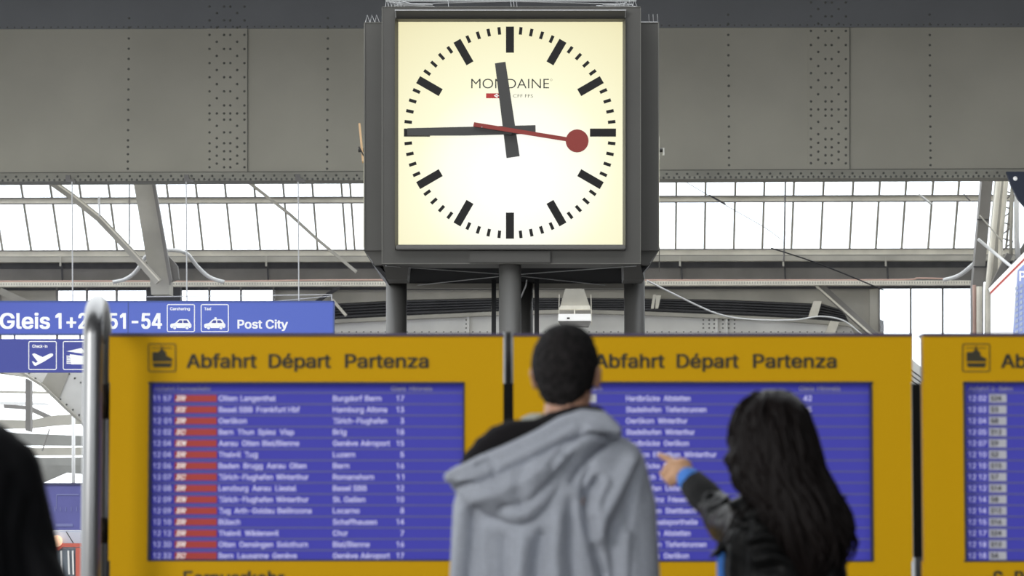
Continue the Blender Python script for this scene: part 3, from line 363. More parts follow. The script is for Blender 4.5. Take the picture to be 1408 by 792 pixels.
'x':(378,'21,0 171,218 171,171 29,379 100,379 147,306 164,279 179,253 193,229 207,206 175,206 190,229 202,253 216,279 233,306 282,379 352,379 209,169 209,214 358,0 287,0 231,85 214,112 200,136 187,159 173,182 205,182 191,159 178,136 165,112 148,85 91,0','2,4,3 2,5,4 14,16,15 14,17,16 2,6,5 13,17,14 2,1,6 1,7,6 12,18,13 18,17,13 1,11,7 11,8,7 11,8,12 8,18,12 1,10,11 9,18,8 0,10,1 9,19,18 0,25,10 25,9,10 25,26,9 26,19,9 0,24,25 27,19,26 0,28,24 28,23,24 28,23,27 23,19,27 0,29,28 22,19,23 0,30,29 21,19,22 0,31,30 20,19,21'),
'y':(389,'47,-139 61,-86 71,-87 88,-90 104,-89 118,-84 130,-74 141,-58 151,-36 163,-1 17,379 84,379 165,155 177,121 187,87 196,53 206,21 184,21 193,53 202,87 212,121 224,155 305,379 371,379 204,-58 191,-85 177,-107 159,-124 139,-136 117,-143 91,-145 77,-145 65,-143 54,-141','9,11,10 9,12,11 21,23,22 21,24,23 9,13,12 20,24,21 19,16,20 16,24,20 9,14,13 18,15,19 15,16,19 9,18,14 18,15,14 9,17,18 9,16,17 9,24,16 8,24,9 7,24,8 7,25,24 6,25,7 5,25,6 4,25,5 4,26,25 0,2,1 0,3,2 3,26,4 0,26,3 0,27,26 0,28,27 0,29,28 33,29,0 32,29,33 32,30,29 31,30,32'),
'z':(380,'42,0 42,46 254,320 254,323 48,323 48,379 333,379 333,331 126,60 126,56 339,56 339,0','4,6,5 4,7,6 4,3,7 3,2,7 2,8,7 1,8,2 1,9,8 1,10,9 1,11,10 0,11,1'),
'ä':(389,'117,443 102,446 89,455 80,468 77,483 80,499 89,512 102,520 117,523 133,520 146,512 155,499 158,483 155,468 146,455 133,446 160,-9 126,-5 94,5 68,22 48,45 35,73 30,108 34,138 43,161 58,179 78,193 100,203 125,211 152,216 178,220 209,224 234,227 252,230 265,235 273,243 276,255 276,257 273,279 267,297 256,311 240,322 220,329 196,331 171,329 149,322 132,313 118,301 107,288 100,274 41,291 57,322 79,346 104,364 133,375 163,382 194,384 215,383 239,379 263,372 286,360 306,343 322,320 333,290 337,251 337,0 277,0 277,52 272,52 264,38 252,25 236,12 215,1 190,-6 170,45 202,49 228,59 248,74 263,93 272,115 276,138 276,190 270,186 259,182 246,179 231,176 216,173 200,171 186,169 175,168 154,164 134,159 117,150 103,139 95,124 92,105 94,87 102,72 114,61 130,52 149,47 261,443 246,446 233,455 224,468 221,483 224,499 233,512 246,520 261,523 277,520 290,512 299,499 301,483 299,468 290,455 277,446','55,57,56 55,58,57 54,58,55 54,59,58 53,59,54 53,60,59 52,60,53 52,61,60 51,61,52 51,43,61 43,62,61 51,44,43 42,62,43 51,45,44 41,62,42 51,46,45 50,46,51 40,62,41 40,63,62 50,47,46 39,63,40 50,48,47 38,63,39 49,48,50 38,64,63 37,64,38 36,64,37 35,64,36 35,65,64 34,65,35 33,81,34 81,65,34 32,81,33 31,81,32 30,81,31 29,81,30 28,81,29 27,81,28 26,81,27 25,81,26 25,82,81 80,65,81 25,83,82 25,84,83 24,84,25 24,85,84 24,86,85 24,87,86 24,88,87 24,89,88 24,90,89 24,91,90 23,91,24 23,92,91 23,93,92 23,94,93 79,65,80 22,94,23 22,95,94 78,65,79 21,95,22 21,96,95 77,67,78 67,65,78 21,97,96 76,67,77 20,97,21 20,98,97 20,99,98 75,68,76 68,67,76 20,100,99 75,69,68 66,65,67 74,69,75 20,74,100 20,69,74 19,69,20 19,70,69 19,71,70 18,71,19 18,72,71 17,72,18 17,73,72 16,73,17 108,110,109 107,110,108 107,111,110 106,111,107 106,112,111 106,113,112 105,113,106 104,113,105 104,114,113 103,114,104 103,115,114 102,115,103 102,116,115 101,116,102 7,9,8 6,9,7 6,10,9 5,10,6 5,11,10 5,12,11 4,12,5 3,12,4 3,13,12 2,13,3 2,14,13 1,14,2 1,15,14 0,15,1'),
'è':(404,'180,429 114,529 182,529 230,429 212,-8 177,-5 145,3 117,16 92,35 72,58 56,85 44,116 37,150 34,187 36,224 44,258 55,290 71,317 91,340 115,359 142,373 172,382 205,384 226,383 246,380 266,374 285,366 303,355 319,341 334,324 347,305 357,282 365,256 370,227 371,194 371,169 75,169 75,221 338,221 310,202 308,226 304,248 298,269 288,286 277,301 263,314 246,323 227,328 205,330 183,328 164,323 146,313 131,301 119,286 109,270 102,251 97,231 96,211 96,178 98,151 102,127 110,106 121,88 135,73 151,61 169,53 190,48 212,46 227,47 241,49 254,53 265,58 276,65 285,73 294,82 300,93 306,105 365,91 358,72 348,55 335,39 320,26 302,14 283,4 261,-3 237,-7','21,23,22 21,24,23 20,24,21 20,25,24 20,26,25 19,26,20 19,27,26 18,27,19 18,28,27 18,29,28 17,49,18 49,48,18 48,29,18 47,29,48 46,29,47 17,50,49 46,30,29 45,30,46 17,51,50 16,51,17 44,30,45 16,52,51 44,31,30 43,31,44 16,53,52 15,53,16 15,54,53 42,31,43 42,32,31 15,55,54 41,32,42 14,55,15 41,33,32 14,56,55 40,33,41 14,37,56 37,57,56 40,38,33 38,34,33 39,38,40 13,37,14 13,36,37 57,38,37 57,34,38 58,34,57 58,35,34 12,36,13 59,35,58 12,35,36 12,59,35 12,60,59 11,60,12 11,61,60 10,61,11 10,62,61 75,77,76 74,77,75 74,78,77 10,63,62 9,63,10 73,78,74 9,64,63 72,78,73 72,79,78 71,79,72 9,65,64 70,79,71 8,65,9 70,80,79 8,66,65 69,80,70 68,80,69 8,67,66 67,80,68 8,80,67 8,81,80 7,81,8 7,82,81 6,82,7 6,83,82 6,84,83 5,84,6 5,85,84 4,85,5 0,2,1 0,3,2'),
'é':(404,'177,429 225,529 293,529 227,429 212,-8 177,-5 145,3 117,16 92,35 72,58 56,85 44,116 37,150 34,187 36,224 44,258 55,290 71,317 91,340 115,359 142,373 172,382 205,384 226,383 246,380 266,374 285,366 303,355 319,341 334,324 347,305 357,282 365,256 370,227 371,194 371,169 75,169 75,221 338,221 310,202 308,226 304,248 298,269 288,286 277,301 263,314 246,323 227,328 205,330 183,328 164,323 146,313 131,301 119,286 109,270 102,251 97,231 96,211 96,178 98,151 102,127 110,106 121,88 135,73 151,61 169,53 190,48 212,46 227,47 241,49 254,53 265,58 276,65 285,73 294,82 300,93 306,105 365,91 358,72 348,55 335,39 320,26 302,14 283,4 261,-3 237,-7','21,23,22 21,24,23 20,24,21 20,25,24 20,26,25 19,26,20 19,27,26 18,27,19 18,28,27 18,29,28 17,49,18 49,48,18 48,29,18 47,29,48 46,29,47 17,50,49 46,30,29 45,30,46 17,51,50 16,51,17 44,30,45 16,52,51 44,31,30 43,31,44 16,53,52 15,53,16 15,54,53 42,31,43 42,32,31 15,55,54 41,32,42 14,55,15 41,33,32 14,56,55 40,33,41 14,37,56 37,57,56 40,38,33 38,34,33 39,38,40 13,37,14 13,36,37 57,38,37 57,34,38 58,34,57 58,35,34 12,36,13 59,35,58 12,35,36 12,59,35 12,60,59 11,60,12 11,61,60 10,61,11 10,62,61 75,77,76 74,77,75 74,78,77 10,63,62 9,63,10 73,78,74 9,64,63 72,78,73 72,79,78 71,79,72 9,65,64 70,79,71 8,65,9 70,80,79 8,66,65 69,80,70 68,80,69 8,67,66 67,80,68 8,80,67 8,81,80 7,81,8 7,82,81 6,82,7 6,83,82 6,84,83 5,84,6 5,85,84 4,85,5 0,2,1 0,3,2'),
'ü':(410,'133,443 118,446 104,455 96,468 93,483 96,499 104,512 118,520 133,523 149,520 162,512 170,499 173,483 170,468 162,455 149,446 182,-5 146,-1 115,11 89,31 69,59 57,95 53,139 53,379 114,379 114,144 119,105 137,75 164,56 200,50 226,53 249,62 268,77 283,97 293,122 296,153 296,379 357,379 357,0 298,0 298,92 307,92 286,47 257,17 222,0 277,443 261,446 248,455 239,468 236,483 239,499 248,512 261,520 277,523 292,520 305,512 314,499 317,483 314,468 305,455 292,446','22,24,23 22,25,24 35,37,36 35,38,37 34,38,35 22,26,25 21,26,22 33,41,34 41,38,34 21,27,26 32,40,33 40,41,33 20,27,21 32,42,40 42,39,40 42,38,41 31,42,32 20,28,27 30,42,31 19,28,20 19,29,28 29,42,30 19,42,29 19,43,42 39,38,42 18,43,19 18,44,43 17,44,18 17,16,44 52,54,53 51,54,52 51,55,54 50,55,51 50,56,55 50,57,56 49,57,50 48,57,49 48,58,57 47,58,48 47,59,58 46,59,47 46,60,59 45,60,46 7,9,8 6,9,7 6,10,9 5,10,6 5,11,10 5,12,11 4,12,5 3,12,4 3,13,12 2,13,3 2,14,13 1,14,2 1,15,14 0,15,1'),
' ':(187,'',''),
}
def sans(s):
    """outline letters from the glyph table above: verts in em units, faces"""
    key = ('sans', s)
    if key in _font: return _font[key]
    vs, fs, x = [], [], 0
    for ch in s:
        wd, v, f = GLYPHS[ch]
        n = len(vs)
        vs += [((int(q.split(',')[0]) + x) / 1000, int(q.split(',')[1]) / 1000) for q in v.split()]
        fs += [tuple(int(i) + n for i in q.split(',')) for q in f.split()]
        x += wd
    _font[key] = (vs, fs); return _font[key]
SANS_CAP = max(v[1] for v in sans('H')[0])
def glyph_mesh(s, bold=0.0, res=3):
    key = (s, bold, res)
    if key in _font: return _font[key]
    c = bpy.data.curves.new('lettering_source', 'FONT'); c.body = s; c.offset = bold; c.resolution_u = res; c.size = 1
    o = bpy.data.objects.new('lettering_source', c); COL.objects.link(o)
    dg = bpy.context.evaluated_depsgraph_get(); dg.update()
    me = bpy.data.meshes.new_from_object(o.evaluated_get(dg))
    vs = [tuple(v.co[:2]) for v in me.vertices]; fs = [tuple(p.vertices) for p in me.polygons]
    bpy.data.objects.remove(o); bpy.data.curves.remove(c); bpy.data.meshes.remove(me)
    _font[key] = (vs, fs); return _font[key]
CAP = None
def text(bm, s, x0, x1, base, cap, Y, bold=0.0, res=3, align='fit', slant=0.0, thin=False, weight=0.02):
    """flat lettering: baseline at pixel row base, capital height cap px; fitted between x0 and x1 (or natural width)"""
    global CAP
    if thin:
        if CAP is None: CAP = max(v[1] for v in glyph_mesh('H', 0)[0])
        vs, fs = glyph_mesh(s, bold, res); cap_u = CAP
    else:
        vs, fs = sans(s); cap_u = SANS_CAP
    mn = min(v[0] for v in vs); mx = max(v[0] for v in vs)
    sy = cap / cap_u
    sx = (x1 - x0) / (mx - mn) if align == 'fit' else sy
    off = x0
    if align == 'right': off = x1 - (mx - mn) * sx
    if align == 'center': off = (x0 + x1) / 2 - (mx - mn) * sx / 2
    # semi-bold weight: the outline is laid a few times with small shifts
    b = 0.0 if thin else weight * sy
    for k, (ox, oy) in enumerate(((0, 0),) if thin else ((-b, -b * .6), (b, -b * .6), (b, b * .6), (-b, b * .6))):
        vv = [bm.verts.new(P(off + (x - mn) * sx + slant * y * sy + ox, base - y * sy + oy, Y - .0003 * k)) for x, y in vs]
        for f in fs:
            try: bm.faces.new([vv[i] for i in f])
            except ValueError: pass

# ------------------------------------------------------------ the setting
bm = NB(); box(bm, (-60, -12, -0.1), (60, 160, 0)); struct('floor', bm, floor_mat)

# unseen wall and slab added behind and above the camera, dimming the foreground
bm = NB(); box(bm, (-40, -13, 0), (40, -12, 4.2)); struct('shading_wall_rear', bm, mat('shading_wall_tan', (0.32, 0.30, 0.27), 0.8, var=0.1))
bm = NB(); box(bm, (-40, -13, 12.5), (40, 13, 12.8)); struct('shading_slab', bm, shading_slab_mat)
bm = NB(); box(bm, (15, -12, 0), (16, 43, 20)); struct('shading_wall_right', bm, mat('shading_wall_dark', (0.05, 0.05, 0.055), 0.85, var=0.1))  # unseen dark wall added to darken the girder's right side
# great riveted plate girder
gd = 46.0
bm = NB(); bplate(bm, [(-260, 240.5), (-260, 36), (1680, 30), (1680, 234)], gd, 0.05)
girder = struct('trim_1', bm, girder_paint)
tag(girder, 'grey riveted steel plate girder spanning the hall behind the clock', None)
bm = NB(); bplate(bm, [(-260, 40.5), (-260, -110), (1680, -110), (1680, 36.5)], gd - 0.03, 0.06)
obj('upper_flange_plate', bm, mat('upper_flange_shade', (0.19, 0.195, 0.205), 0.75, var=0.05, vscale=0.8), girder)  # darker bluish tone paints in the shade along the girder's top
bm = NB(); bplate(bm, [(-260, 249), (-260, 239), (1680, 231), (1680, 241)], gd - 0.05, 0.05)
obj('flange_angle', bm, mat('flange_paint', (0.34, 0.33, 0.28), 0.7, var=0.12, vscale=1.5), girder)
bm = NB(); bar(bm, B(-260, 238.7, gd - .055), B(1680, 230.7, gd - .055), 0.008, 0.02); obj('angle_shadow_gap', bm, girder_rivet, girder)
bm = NB(); bplate(bm, [(-260, 250.5), (-260, 247), (1680, 239.5), (1680, 243)], gd - 0.28, 0.55)
obj('lower_flange', bm, MATS['flange_paint'], girder)
for xa, xb in ((284, 340), (1111, 1168)):
    bm = NB(); bplate(bm, [(xa, 237), (xa, 38), (xb, 38), (xb, 237)], gd - 0.022, 0.022)
    obj('splice_plate', bm, girder_paint, girder)
    bm = NB(); bar(bm, B(xb + 0.4, 38, gd - 0.012), B(xb + 0.4, 237, gd - 0.012), 0.006, 0.02); obj('plate_joint', bm, girder_rivet, girder)
bm = NB()
rr = 0.021
for cx0, sgn in ((288, 0), (1115, 0)):
    A = [cx0, cx0 + 20, cx0 + 28.5, cx0 + 48]; C = [cx0 + 10, cx0 + 38]
    ysA = [9, 28] + [48 + 19.4 * k for k in range(6)] + [156, 164.5, 182, 197, 208, 219, 230]
    ysC = [18, 38] + [57.5 + 19.4 * k for k in range(5)] + [156, 173, 190, 202, 214, 225]
    dy = 0 if cx0 < 500 else -5.5
    for x in A:
        for y in ysA: dome(bm, B(x, y + dy, gd - (0.023 if y > 42 else 0.031)), rr)
    for x in C:
        for y in ysC: dome(bm, B(x, y + dy, gd - (0.023 if y > 42 else 0.031)), rr)
for x0, x1 in ((177.5, 175.5), (451, 449.5), (1001, 1002.5), (1278, 1279.5)):
    dy = 0 if x0 < 700 else -5
    ys = [25, 38] + [53 + 14 * k for k in range(11)] + [202, 212, 222, 232]
    for y in ys: dome(bm, B(x0 + (x1 - x0) * y / 240, y + dy, gd - (0.001 if y > 42 else 0.031)), rr)
x = -120
while x < 1540:
    dome(bm, B(x, 38.5 - 0.003 * (x + 260) , gd - 0.031), 0.014); x += 10
x = -120
while x < 1540:
    yb = 244 - 8 * (x + 260) / 1940
    dome(bm, B(x, yb, gd - 0.051), 0.02)
    dome(bm, B(x + 3, yb + 4.6, gd - 0.281), 0.02)
    dome(bm, B(x + 10, yb + 5.1, gd - 0.281), 0.02)
    x += 14.2
rv = obj('rivets', bm, girder_rivet, girder); rv['kind'] = 'stuff'
bm = NB()
for x in (95, 258, 411):
    yb = 248 - 8 * (x + 260) / 1940
    bplate(bm, [(x - 5, yb - 6), (x + 1, yb - 6), (x + 2, yb), (x + 9, yb + 2), (x + 8, yb + 5), (x - 5, yb + 3)], gd - 0.33, 0.08)
obj('beam_clamp', bm, mid_paint, girder)

# unseen slab added in front of the girder's top to shade the upper web
bm = NB()
a = B(-500, -10, gd); zt = a.z
pts = [E1 * s + E2 * d + Vector((0, 0, zt)) for s, d in ((-60, 39.5), (60, 39.5), (60, gd + 0.2), (-60, gd + 0.2))]
prism(bm, pts, Vector((0, 0, 0.3))); struct('shading_slab', bm, shading_slab_mat)

# sloping roof glazing behind the girder
dt, db = 50.0, 51.1
zb = lambda px: B(px, 345, db)
SL = Vector((-E2.x * 1.15, -E2.y * 1.15, 1.30))      # up the slope, toward the camera
left_x = [4 + 39.35 * k for k in range(-4, 13)] + [488]
right_x = [866, 889] + [929, 968.6, 1008.8, 1048, 1088, 1128, 1168, 1204, 1239.5, 1276, 1311, 1347, 1383, 1419, 1455, 1491, 1527]
win = thing('window_1', tuple(B(704, 345, db)), 'band of sloping frosted roof glazing below the riveted girder', None, kind='structure')
def slope_pt(px, t):
    base = B(px, 346.5 - 0.0022 * px, db)
    return base + SL * t
for xs in (left_x, right_x):
    bm = None
    for i, x in enumerate(xs):
        bm = NB(); bar(bm, slope_pt(x, 0), slope_pt(x, 1.0), 0.034, 0.05); obj('glazing_bar', bm, beige_paint, win)
        if i + 1 < len(xs):
            x2 = xs[i + 1]
            for t0, t1 in ((0.03, 0.60), (0.67, 1.0)):
                bm = NB()
                a, b, c, d = slope_pt(x, t0), slope_pt(x2, t0), slope_pt(x2, t1), slope_pt(x, t1)
                prism(bm, [a, b, c, d], Vector((0, 0.006, 0.006))); obj('glass_pane', bm, roof_glass, win)
for (t, wd, nm) in ((0.635, 0.10, 'mid_rail'), (-0.03, 0.11, 'eaves_rail')):
    bm = NB()
    a, b = slope_pt(-200, t), slope_pt(1600, t)
    bar(bm, a + Vector((0, -0.05, 0)), b + Vector((0, -0.05, 0)), wd, 0.06); obj(nm, bm, cream_paint, win)
    bm = NB(); bar(bm, a + Vector((0, -0.07, wd / 2)), b + Vector((0, -0.07, wd / 2)), 0.02, 0.08)
    bar(bm, a + Vector((0, -0.07, -wd / 2)), b + Vector((0, -0.07, -wd / 2)), 0.015, 0.08); obj('rail_lip', bm, mid_paint, win)

# fascia beam below the glazing
d1 = 50.9
bm = NB(); bplate(bm, [(-300, 389), (-300, 354), (1700, 350), (1700, 387)], d1 + 0.3, 0.1)
fascia = struct('trim_2', bm, mid_paint); tag(fascia, 'grey steel eaves beam under the roof glazing')
bm = NB(); bplate(bm, [(-300, 361), (-300, 354), (1700, 350.5), (1700, 357.5)], d1 + 0.05, 0.25); obj('top_flange', bm, beige_paint, fascia)
bm = NB(); bplate(bm, [(-300, 370), (-300, 361), (1700, 358), (1700, 367)], d1 + 0.26, 0.04); obj('recess_shade', bm, dark_paint, fascia)  # dark strip laid on the web in place of the top flange's shade
for x in (83, 366, 935, 1077, 1218):
    bm = NB(); bar(bm, B(x, 352, d1), B(x, 366, d1), 0.03); obj('drain_stub', bm, beige_paint, fascia)
    bm = NB(); bar(bm, B(x + 2, 366, d1 + .2), B(x + 3, 387, d1 + .2), 0.03); obj('web_stiffener', bm, dark_paint, fascia)

# perforated cable tray
bm = NB(); bplate(bm, [(-300, 394.5), (-300, 388.5), (1345, 385.5), (1345, 391.5)], d1 - 0.2, 0.25)
tray = obj('cable_tray', bm, cream_paint); tag(tray, 'long cream perforated cable tray under the eaves beam', 'cable tray')
bm = NB(); x = -100
while x < 1345:
    y = 391.2 - 3 * (x + 300) / 1645
    bplate(bm, [(x, y - 1.2), (x + 1.2, y - 1.2), (x + 1.2, y + 1.4), (x, y + 1.4)], d1 - 0.205, 0.006); x += 3.6
s = obj('slot_perforations', bm, beige_paint, tray); s['kind'] = 'stuff'
bm = NB(); tube(bm, smooth_path([B(-200, 387.4, d1 - .1), B(130, 386.6, d1 - .1), B(300, 387, d1 - .1), B(480, 385, d1 - .1), B(900, 385.2, d1 - .1), B(1220, 384.8, d1 - .1), B(1262, 382.4, d1 - .1), B(1297, 383.2, d1 - .1)]), 0.015, 6)
tag(obj('cable', bm, pink_cable), 'thin pinkish cable lying along the top of the cable tray', 'cable')

# back wall: lintel, spandrel plates, louvred arch, riveted arch girder
d2 = 51.4
bm = NB(); bplate(bm, [(-300, 400), (-300, 391), (1345, 389), (1345, 396)], d2, 0.15)
lint = struct('trim_3', bm, dark_paint); tag(lint, 'dark lintel beam under the cable tray')
bm = NB(); bplate(bm, [(378, 408), (378, 398), (1209, 396), (1209, 470), (1180, 470), (1160, 426), (1130, 417.5), (1000, 412), (880, 410), (700, 409), (560, 412), (463, 417), (440, 421), (378, 440)], d2 + 0.1, 0.1)
wb = struct('wall_back', bm, beige_paint); tag(wb, 'beige grey steel plate wall above the louvred arch')
bm = NB(); bplate(bm, [(1196, 398), (1209, 396), (1209, 470), (1196, 470)], d2 + 0.02, 0.08); obj('end_stiffener', bm, beige_paint, wb)
top = [(420, 424), (463, 418), (560, 413), (700, 410), (880, 411), (1000, 413), (1130, 418.5), (1165, 428), (1215, 447)]
bot = [(420, 444), (463, 437.5), (560, 432), (700, 426), (880, 426), (1000, 431), (1130, 437), (1165, 441), (1215, 456)]
bm = NB(); bplate(bm, [(x, y - 6) for x, y in top] + [(x, y + 4) for x, y in bot[::-1]], d2 + 0.5, 0.05)
lv = struct('louvre_1', bm, black_paint); tag(lv, 'dark louvred vent band following the arch')
for k in range(5):
    t = (k + 0.5) / 5
    bm = NB()
    pts = [(a[0], a[1] * (1 - t) + b[1] * t) for a, b in zip(top, bot)]
    for i in range(len(pts) - 1):
        bar(bm, B(*pts[i], d2 + 0.35), B(*pts[i + 1], d2 + 0.35), 0.022, 0.16)
    obj('slat', bm, dark_paint, lv)
arch = [(420, 448), (463, 439), (560, 434), (700, 427.5), (790, 425.5), (880, 428), (1000, 433), (1100, 438), (1165, 443), (1215, 458)]
bm = NB(); bplate(bm, [(x, y + 3) for x, y in arch] + [(1215, 490), (420, 490)], d2 + 0.15, 0.08)
ag = struct('trim_4', bm, pale_paint); tag(ag, 'pale riveted arch girder under the louvres')
bm = NB()
for i in range(len(arch) - 1):
    bplate(bm, [arch[i], arch[i + 1], (arch[i + 1][0], arch[i + 1][1] + 5), (arch[i][0], arch[i][1] + 5)], d2 - 0.02, 0.17)
obj('arch_flange', bm, beige_paint, ag)
bm = NB()
for i in range(len(arch) - 1):
    n = max(1, int((arch[i + 1][0] - arch[i][0]) / 7))
    for k in range(n):
        t = k / n; x = arch[i][0] * (1 - t) + arch[i + 1][0] * t; y = arch[i][1] * (1 - t) + arch[i + 1][1] * t
        if (k + i) % 3: dome(bm, B(x, y + 0.5, d2 + 0.05), 0.018, Vector((0, 0, 1)))
for x in range(430, 1215, 10): dome(bm, B(x, 456.5, d2 + 0.149), 0.014)
for x0 in (641, 967, 975, 982, 994, 1002, 1010):
    for y in (440, 445.5, 451): dome(bm, B(x0, y, d2 + 0.149), 0.016)
r2 = obj('rivets', bm, girder_rivet, ag); r2['kind'] = 'stuff'
for x in (643.5, 985.5, 999):
    bm = NB(); bplate(bm, [(x - 1.6, 434), (x + 1.6, 434), (x + 1.6, 462), (x - 1.6, 462)], d2 + 0.05, 0.12); obj('stiffener', bm, pale_paint, ag)
for pts in ([(898, 405), (902, 405), (899, 424), (895, 424)], [(902, 406), (909, 406), (905, 424), (901, 424)], [(1119, 414), (1130, 414), (1124, 435), (1112, 435)], [(676, 420), (680, 420), (680, 430), (676, 430)], [(1142, 441), (1154, 443), (1146, 464), (1132, 464)]):
    bm = NB(); bplate(bm, pts, d2 - 0.1, 0.15); obj('strut', bm, cream_paint, ag)
bm = NB(); bplate(bm, [(430, 486), (1200, 486), (1200, 790), (430, 790)], d2 + 0.3, 0.1); struct('wall_back', bm, beige_paint)
# raking braces
def brace(pts, d, wdt, m, label, dd=0.0):
    bm = NB()
    for i in range(len(pts) - 1): bar(bm, B(*pts[i], d + dd * i), B(*pts[i + 1], d + dd * (i + 1)), wdt, 0.10)
    # light lip along its upper edge
    o = obj('roof_brace', bm, m); tag(o, label, 'brace', None, 'structure')
    return o
brace([(1127, 393), (1206, 465)], d2 - 0.4, 0.13, mid_paint, 'grey raking brace left of the right-hand windows')
brace([(1122, 393), (1203, 465)], d2 - 0.45, 0.03, cream_paint, 'thin cream raking rod beside the grey right-hand brace')
brace([(466, 395), (428, 420)], d2 - 0.3, 0.06, dark_paint, 'short dark brace above the blue sign, left of the clock')
brace([(457, 412), (476, 434)], d2 - 0.3, 0.05, cream_paint, 'short cream brace at the right end of the blue sign')
brace([(0, 400), (55, 425)], d2 - 0.3, 0.12, beige_paint, 'beige brace above the left end of the blue sign')
# long diagonals in front of the glazing
o = brace([(62, 244), (100, 271), (136, 300), (176, 342), (218, 388)], 48.5, 0.12, beige_paint, 'pale steel diagonal strut crossing the left roof glazing')
bm = NB()
for a, b in (((64, 243), (101, 269)), ((101, 269), (137, 298)), ((137, 298), (177, 340)), ((177, 340), (219, 386))): bar(bm, B(*a, 48.42), B(*b, 48.42), 0.025)
obj('edge_angle', bm, cream_paint, o)
brace([(336, 246), (400, 296), (435, 328), (490, 374)], 48.5, 0.05, beige_paint, 'thin grey diagonal strut crossing the glazing left of the clock')
# tapering column left
bm = NB(); bplate(bm, [(183, 248), (208, 248), (233, 384), (233, 405), (208, 405), (206, 384)], 48.8, 0.4)
cl = struct('trim_5', bm, beige_paint); tag(cl, 'leaning grey steel column in front of the left roof glazing')
bm = NB(); bplate(bm, [(208, 248), (213, 252), (236, 384), (233, 392)], 48.7, 0.1); obj('edge_angle', bm, mid_paint, cl)
bm = NB(); bplate(bm, [(230, 350), (244, 366), (246, 384), (228, 390)], 48.9, 0.1); obj('gusset', bm, mid_paint, cl)
bm = NB(); bplate(bm, [(202, 396), (248, 394), (248, 416), (202, 416)], d2 - .2, 0.2); obj('foot_plate', bm, dark_paint, cl)
# windows in the back wall
wn = 2
for xs, yb in (((-90, -45, 0), 470), ((78, 119, 160, 202), 470), ((247, 287.5, 331, 376), 470), ((1209, 1252.5, 1296.5, 1338, 1380, 1420, 1460), 545)):
    ww = thing('window_%d' % wn, tuple(B((xs[0] + xs[-1]) / 2, yb, d2)), ['', '', 'pair of white panes at the left edge', 'white three-pane window above the left half of the blue sign', 'white three-pane window above the right half of the blue sign', 'tall white window panes above the right departure board'][wn], None, kind='structure'); wn += 1
    for i in range(len(xs) - 1):
        bm = NB(); bplate(bm, [(xs[i], yb), (xs[i + 1], yb), (xs[i + 1], 393), (xs[i], 393)], d2 + 0.05, 0.01); obj('glass_pane', bm, roof_glass, ww)
    for x in xs:
        bm = NB(); bplate(bm, [(x - 1.2, yb), (x + 1.2, yb), (x + 1.2, 392), (x - 1.2, 392)], d2, 0.08); obj('mullion', bm, mid_paint, ww)
    bm = NB(); bplate(bm, [(xs[0], yb + 3), (xs[-1], yb + 3), (xs[-1], yb), (xs[0], yb)], d2, 0.08); obj('sill', bm, mid_paint, ww)
bm = NB(); bplate(bm, [(-10, 398), (79, 398), (79, 417), (-10, 417)], d2 + 0.02, 0.1); struct('wall_left', bm, beige_paint)
# right-hand column cluster
bm = NB(); bplate(bm, [(1351, 240), (1366, 240), (1352, 396), (1352, 797), (1338, 797), (1337, 396)], 48.4, 0.3)
cr = struct('trim_6', bm, mid_paint); tag(cr, 'leaning grey steel column at the right edge of the glazing')
for y in (301, 366):
    bm = NB(); bplate(bm, [(1344 - (y - 300) * .08, y), (1360 - (y - 300) * .08, y), (1360 - (y - 300) * .08, y + 1.5), (1344 - (y - 300) * .08, y + 1.5)], 48.37, 0.03); obj('joint_strip', bm, dark_paint, cr)
bm = NB(); bplate(bm, [(1370, 240), (1386, 240), (1372, 400), (1368, 797), (1352, 797), (1356, 400)], 48.9, 0.2)
c2 = struct('trim_7', bm, beige_paint); tag(c2, 'second leaning column behind the right-hand pipes')
pipes = [((1374, 243), (1359, 390), (1359, 797), 0.045, cream_paint, 'cream vertical pipe between the two right-hand columns'),
         ((1384, 243), (1376, 330), (1366, 797), 0.04, cream_paint, 'cream pipe on the second right-hand column'),
         ((1339.5, 392), (1340, 430), (1340, 797), 0.03, pink_cable, 'pinkish vertical pipe at the foot of the right column'),
         ((1346, 394), (1346, 430), (1346, 797), 0.05, cream_paint, 'thick cream pipe at the foot of the right column'),
         ((1392, 243), (1390, 330), (1390, 352), 0.03, beige_paint, 'thin pipe left of the dark gusset plate'),
         ((1398, 255), (1398, 330), (1400, 356), 0.045, white_gloss, 'white pipe above the tilted sign box')]
for a, b, c, r_, m_, lb in pipes:
    bm = NB(); tube(bm, [B(*a, 48.1), B(*b, 48.1), B(*c, 48.1)], r_, 8)
    tag(obj('pipe', bm, m_, None, True), lb, 'pipe')
bm = NB()
for y in range(262, 345, 22):
    bar(bm, B(1379, y, 48.3), B(1393, y + 4, 48.3), 0.02); bar(bm, B(1379, y + 16, 48.3), B(1393, y + 4, 48.3), 0.02)
tag(obj('lattice_bracing', bm, mid_paint), 'fine lattice bracing beside the right-hand pipes', 'bracing', None, 'structure')
bm = NB(); bar(bm, B(1362, 400, 48), B(1388, 350, 48), 0.10); bar(bm, B(1375, 400, 48.2), B(1415, 330, 48.2), 0.10)
tag(obj('raking_strut', bm, mid_paint), 'pair of dark raking struts behind the tilted sign box', 'brace', None, 'structure')
# dark gusset with a hole
bm = NB()
hole = B(1396, 245.5, 45.5)
outer = [(1384, 236), (1440, 236), (1440, 300), (1412, 288), (1400, 274), (1390, 254)]
bplate(bm, outer, 45.5, 0.1)
gs = struct('trim_8', bm, mat('dark_blue_paint', (0.03, 0.04, 0.07), 0.6)); tag(gs, 'dark blue gusset plate at the right edge under the girder')
bm = NB(); dome(bm, B(1396, 245.5, 45.49), 0.035, seg=12); obj('hole_glow', bm, sign_white, gs)  # glowing white dome put in for the bright hole in the plate

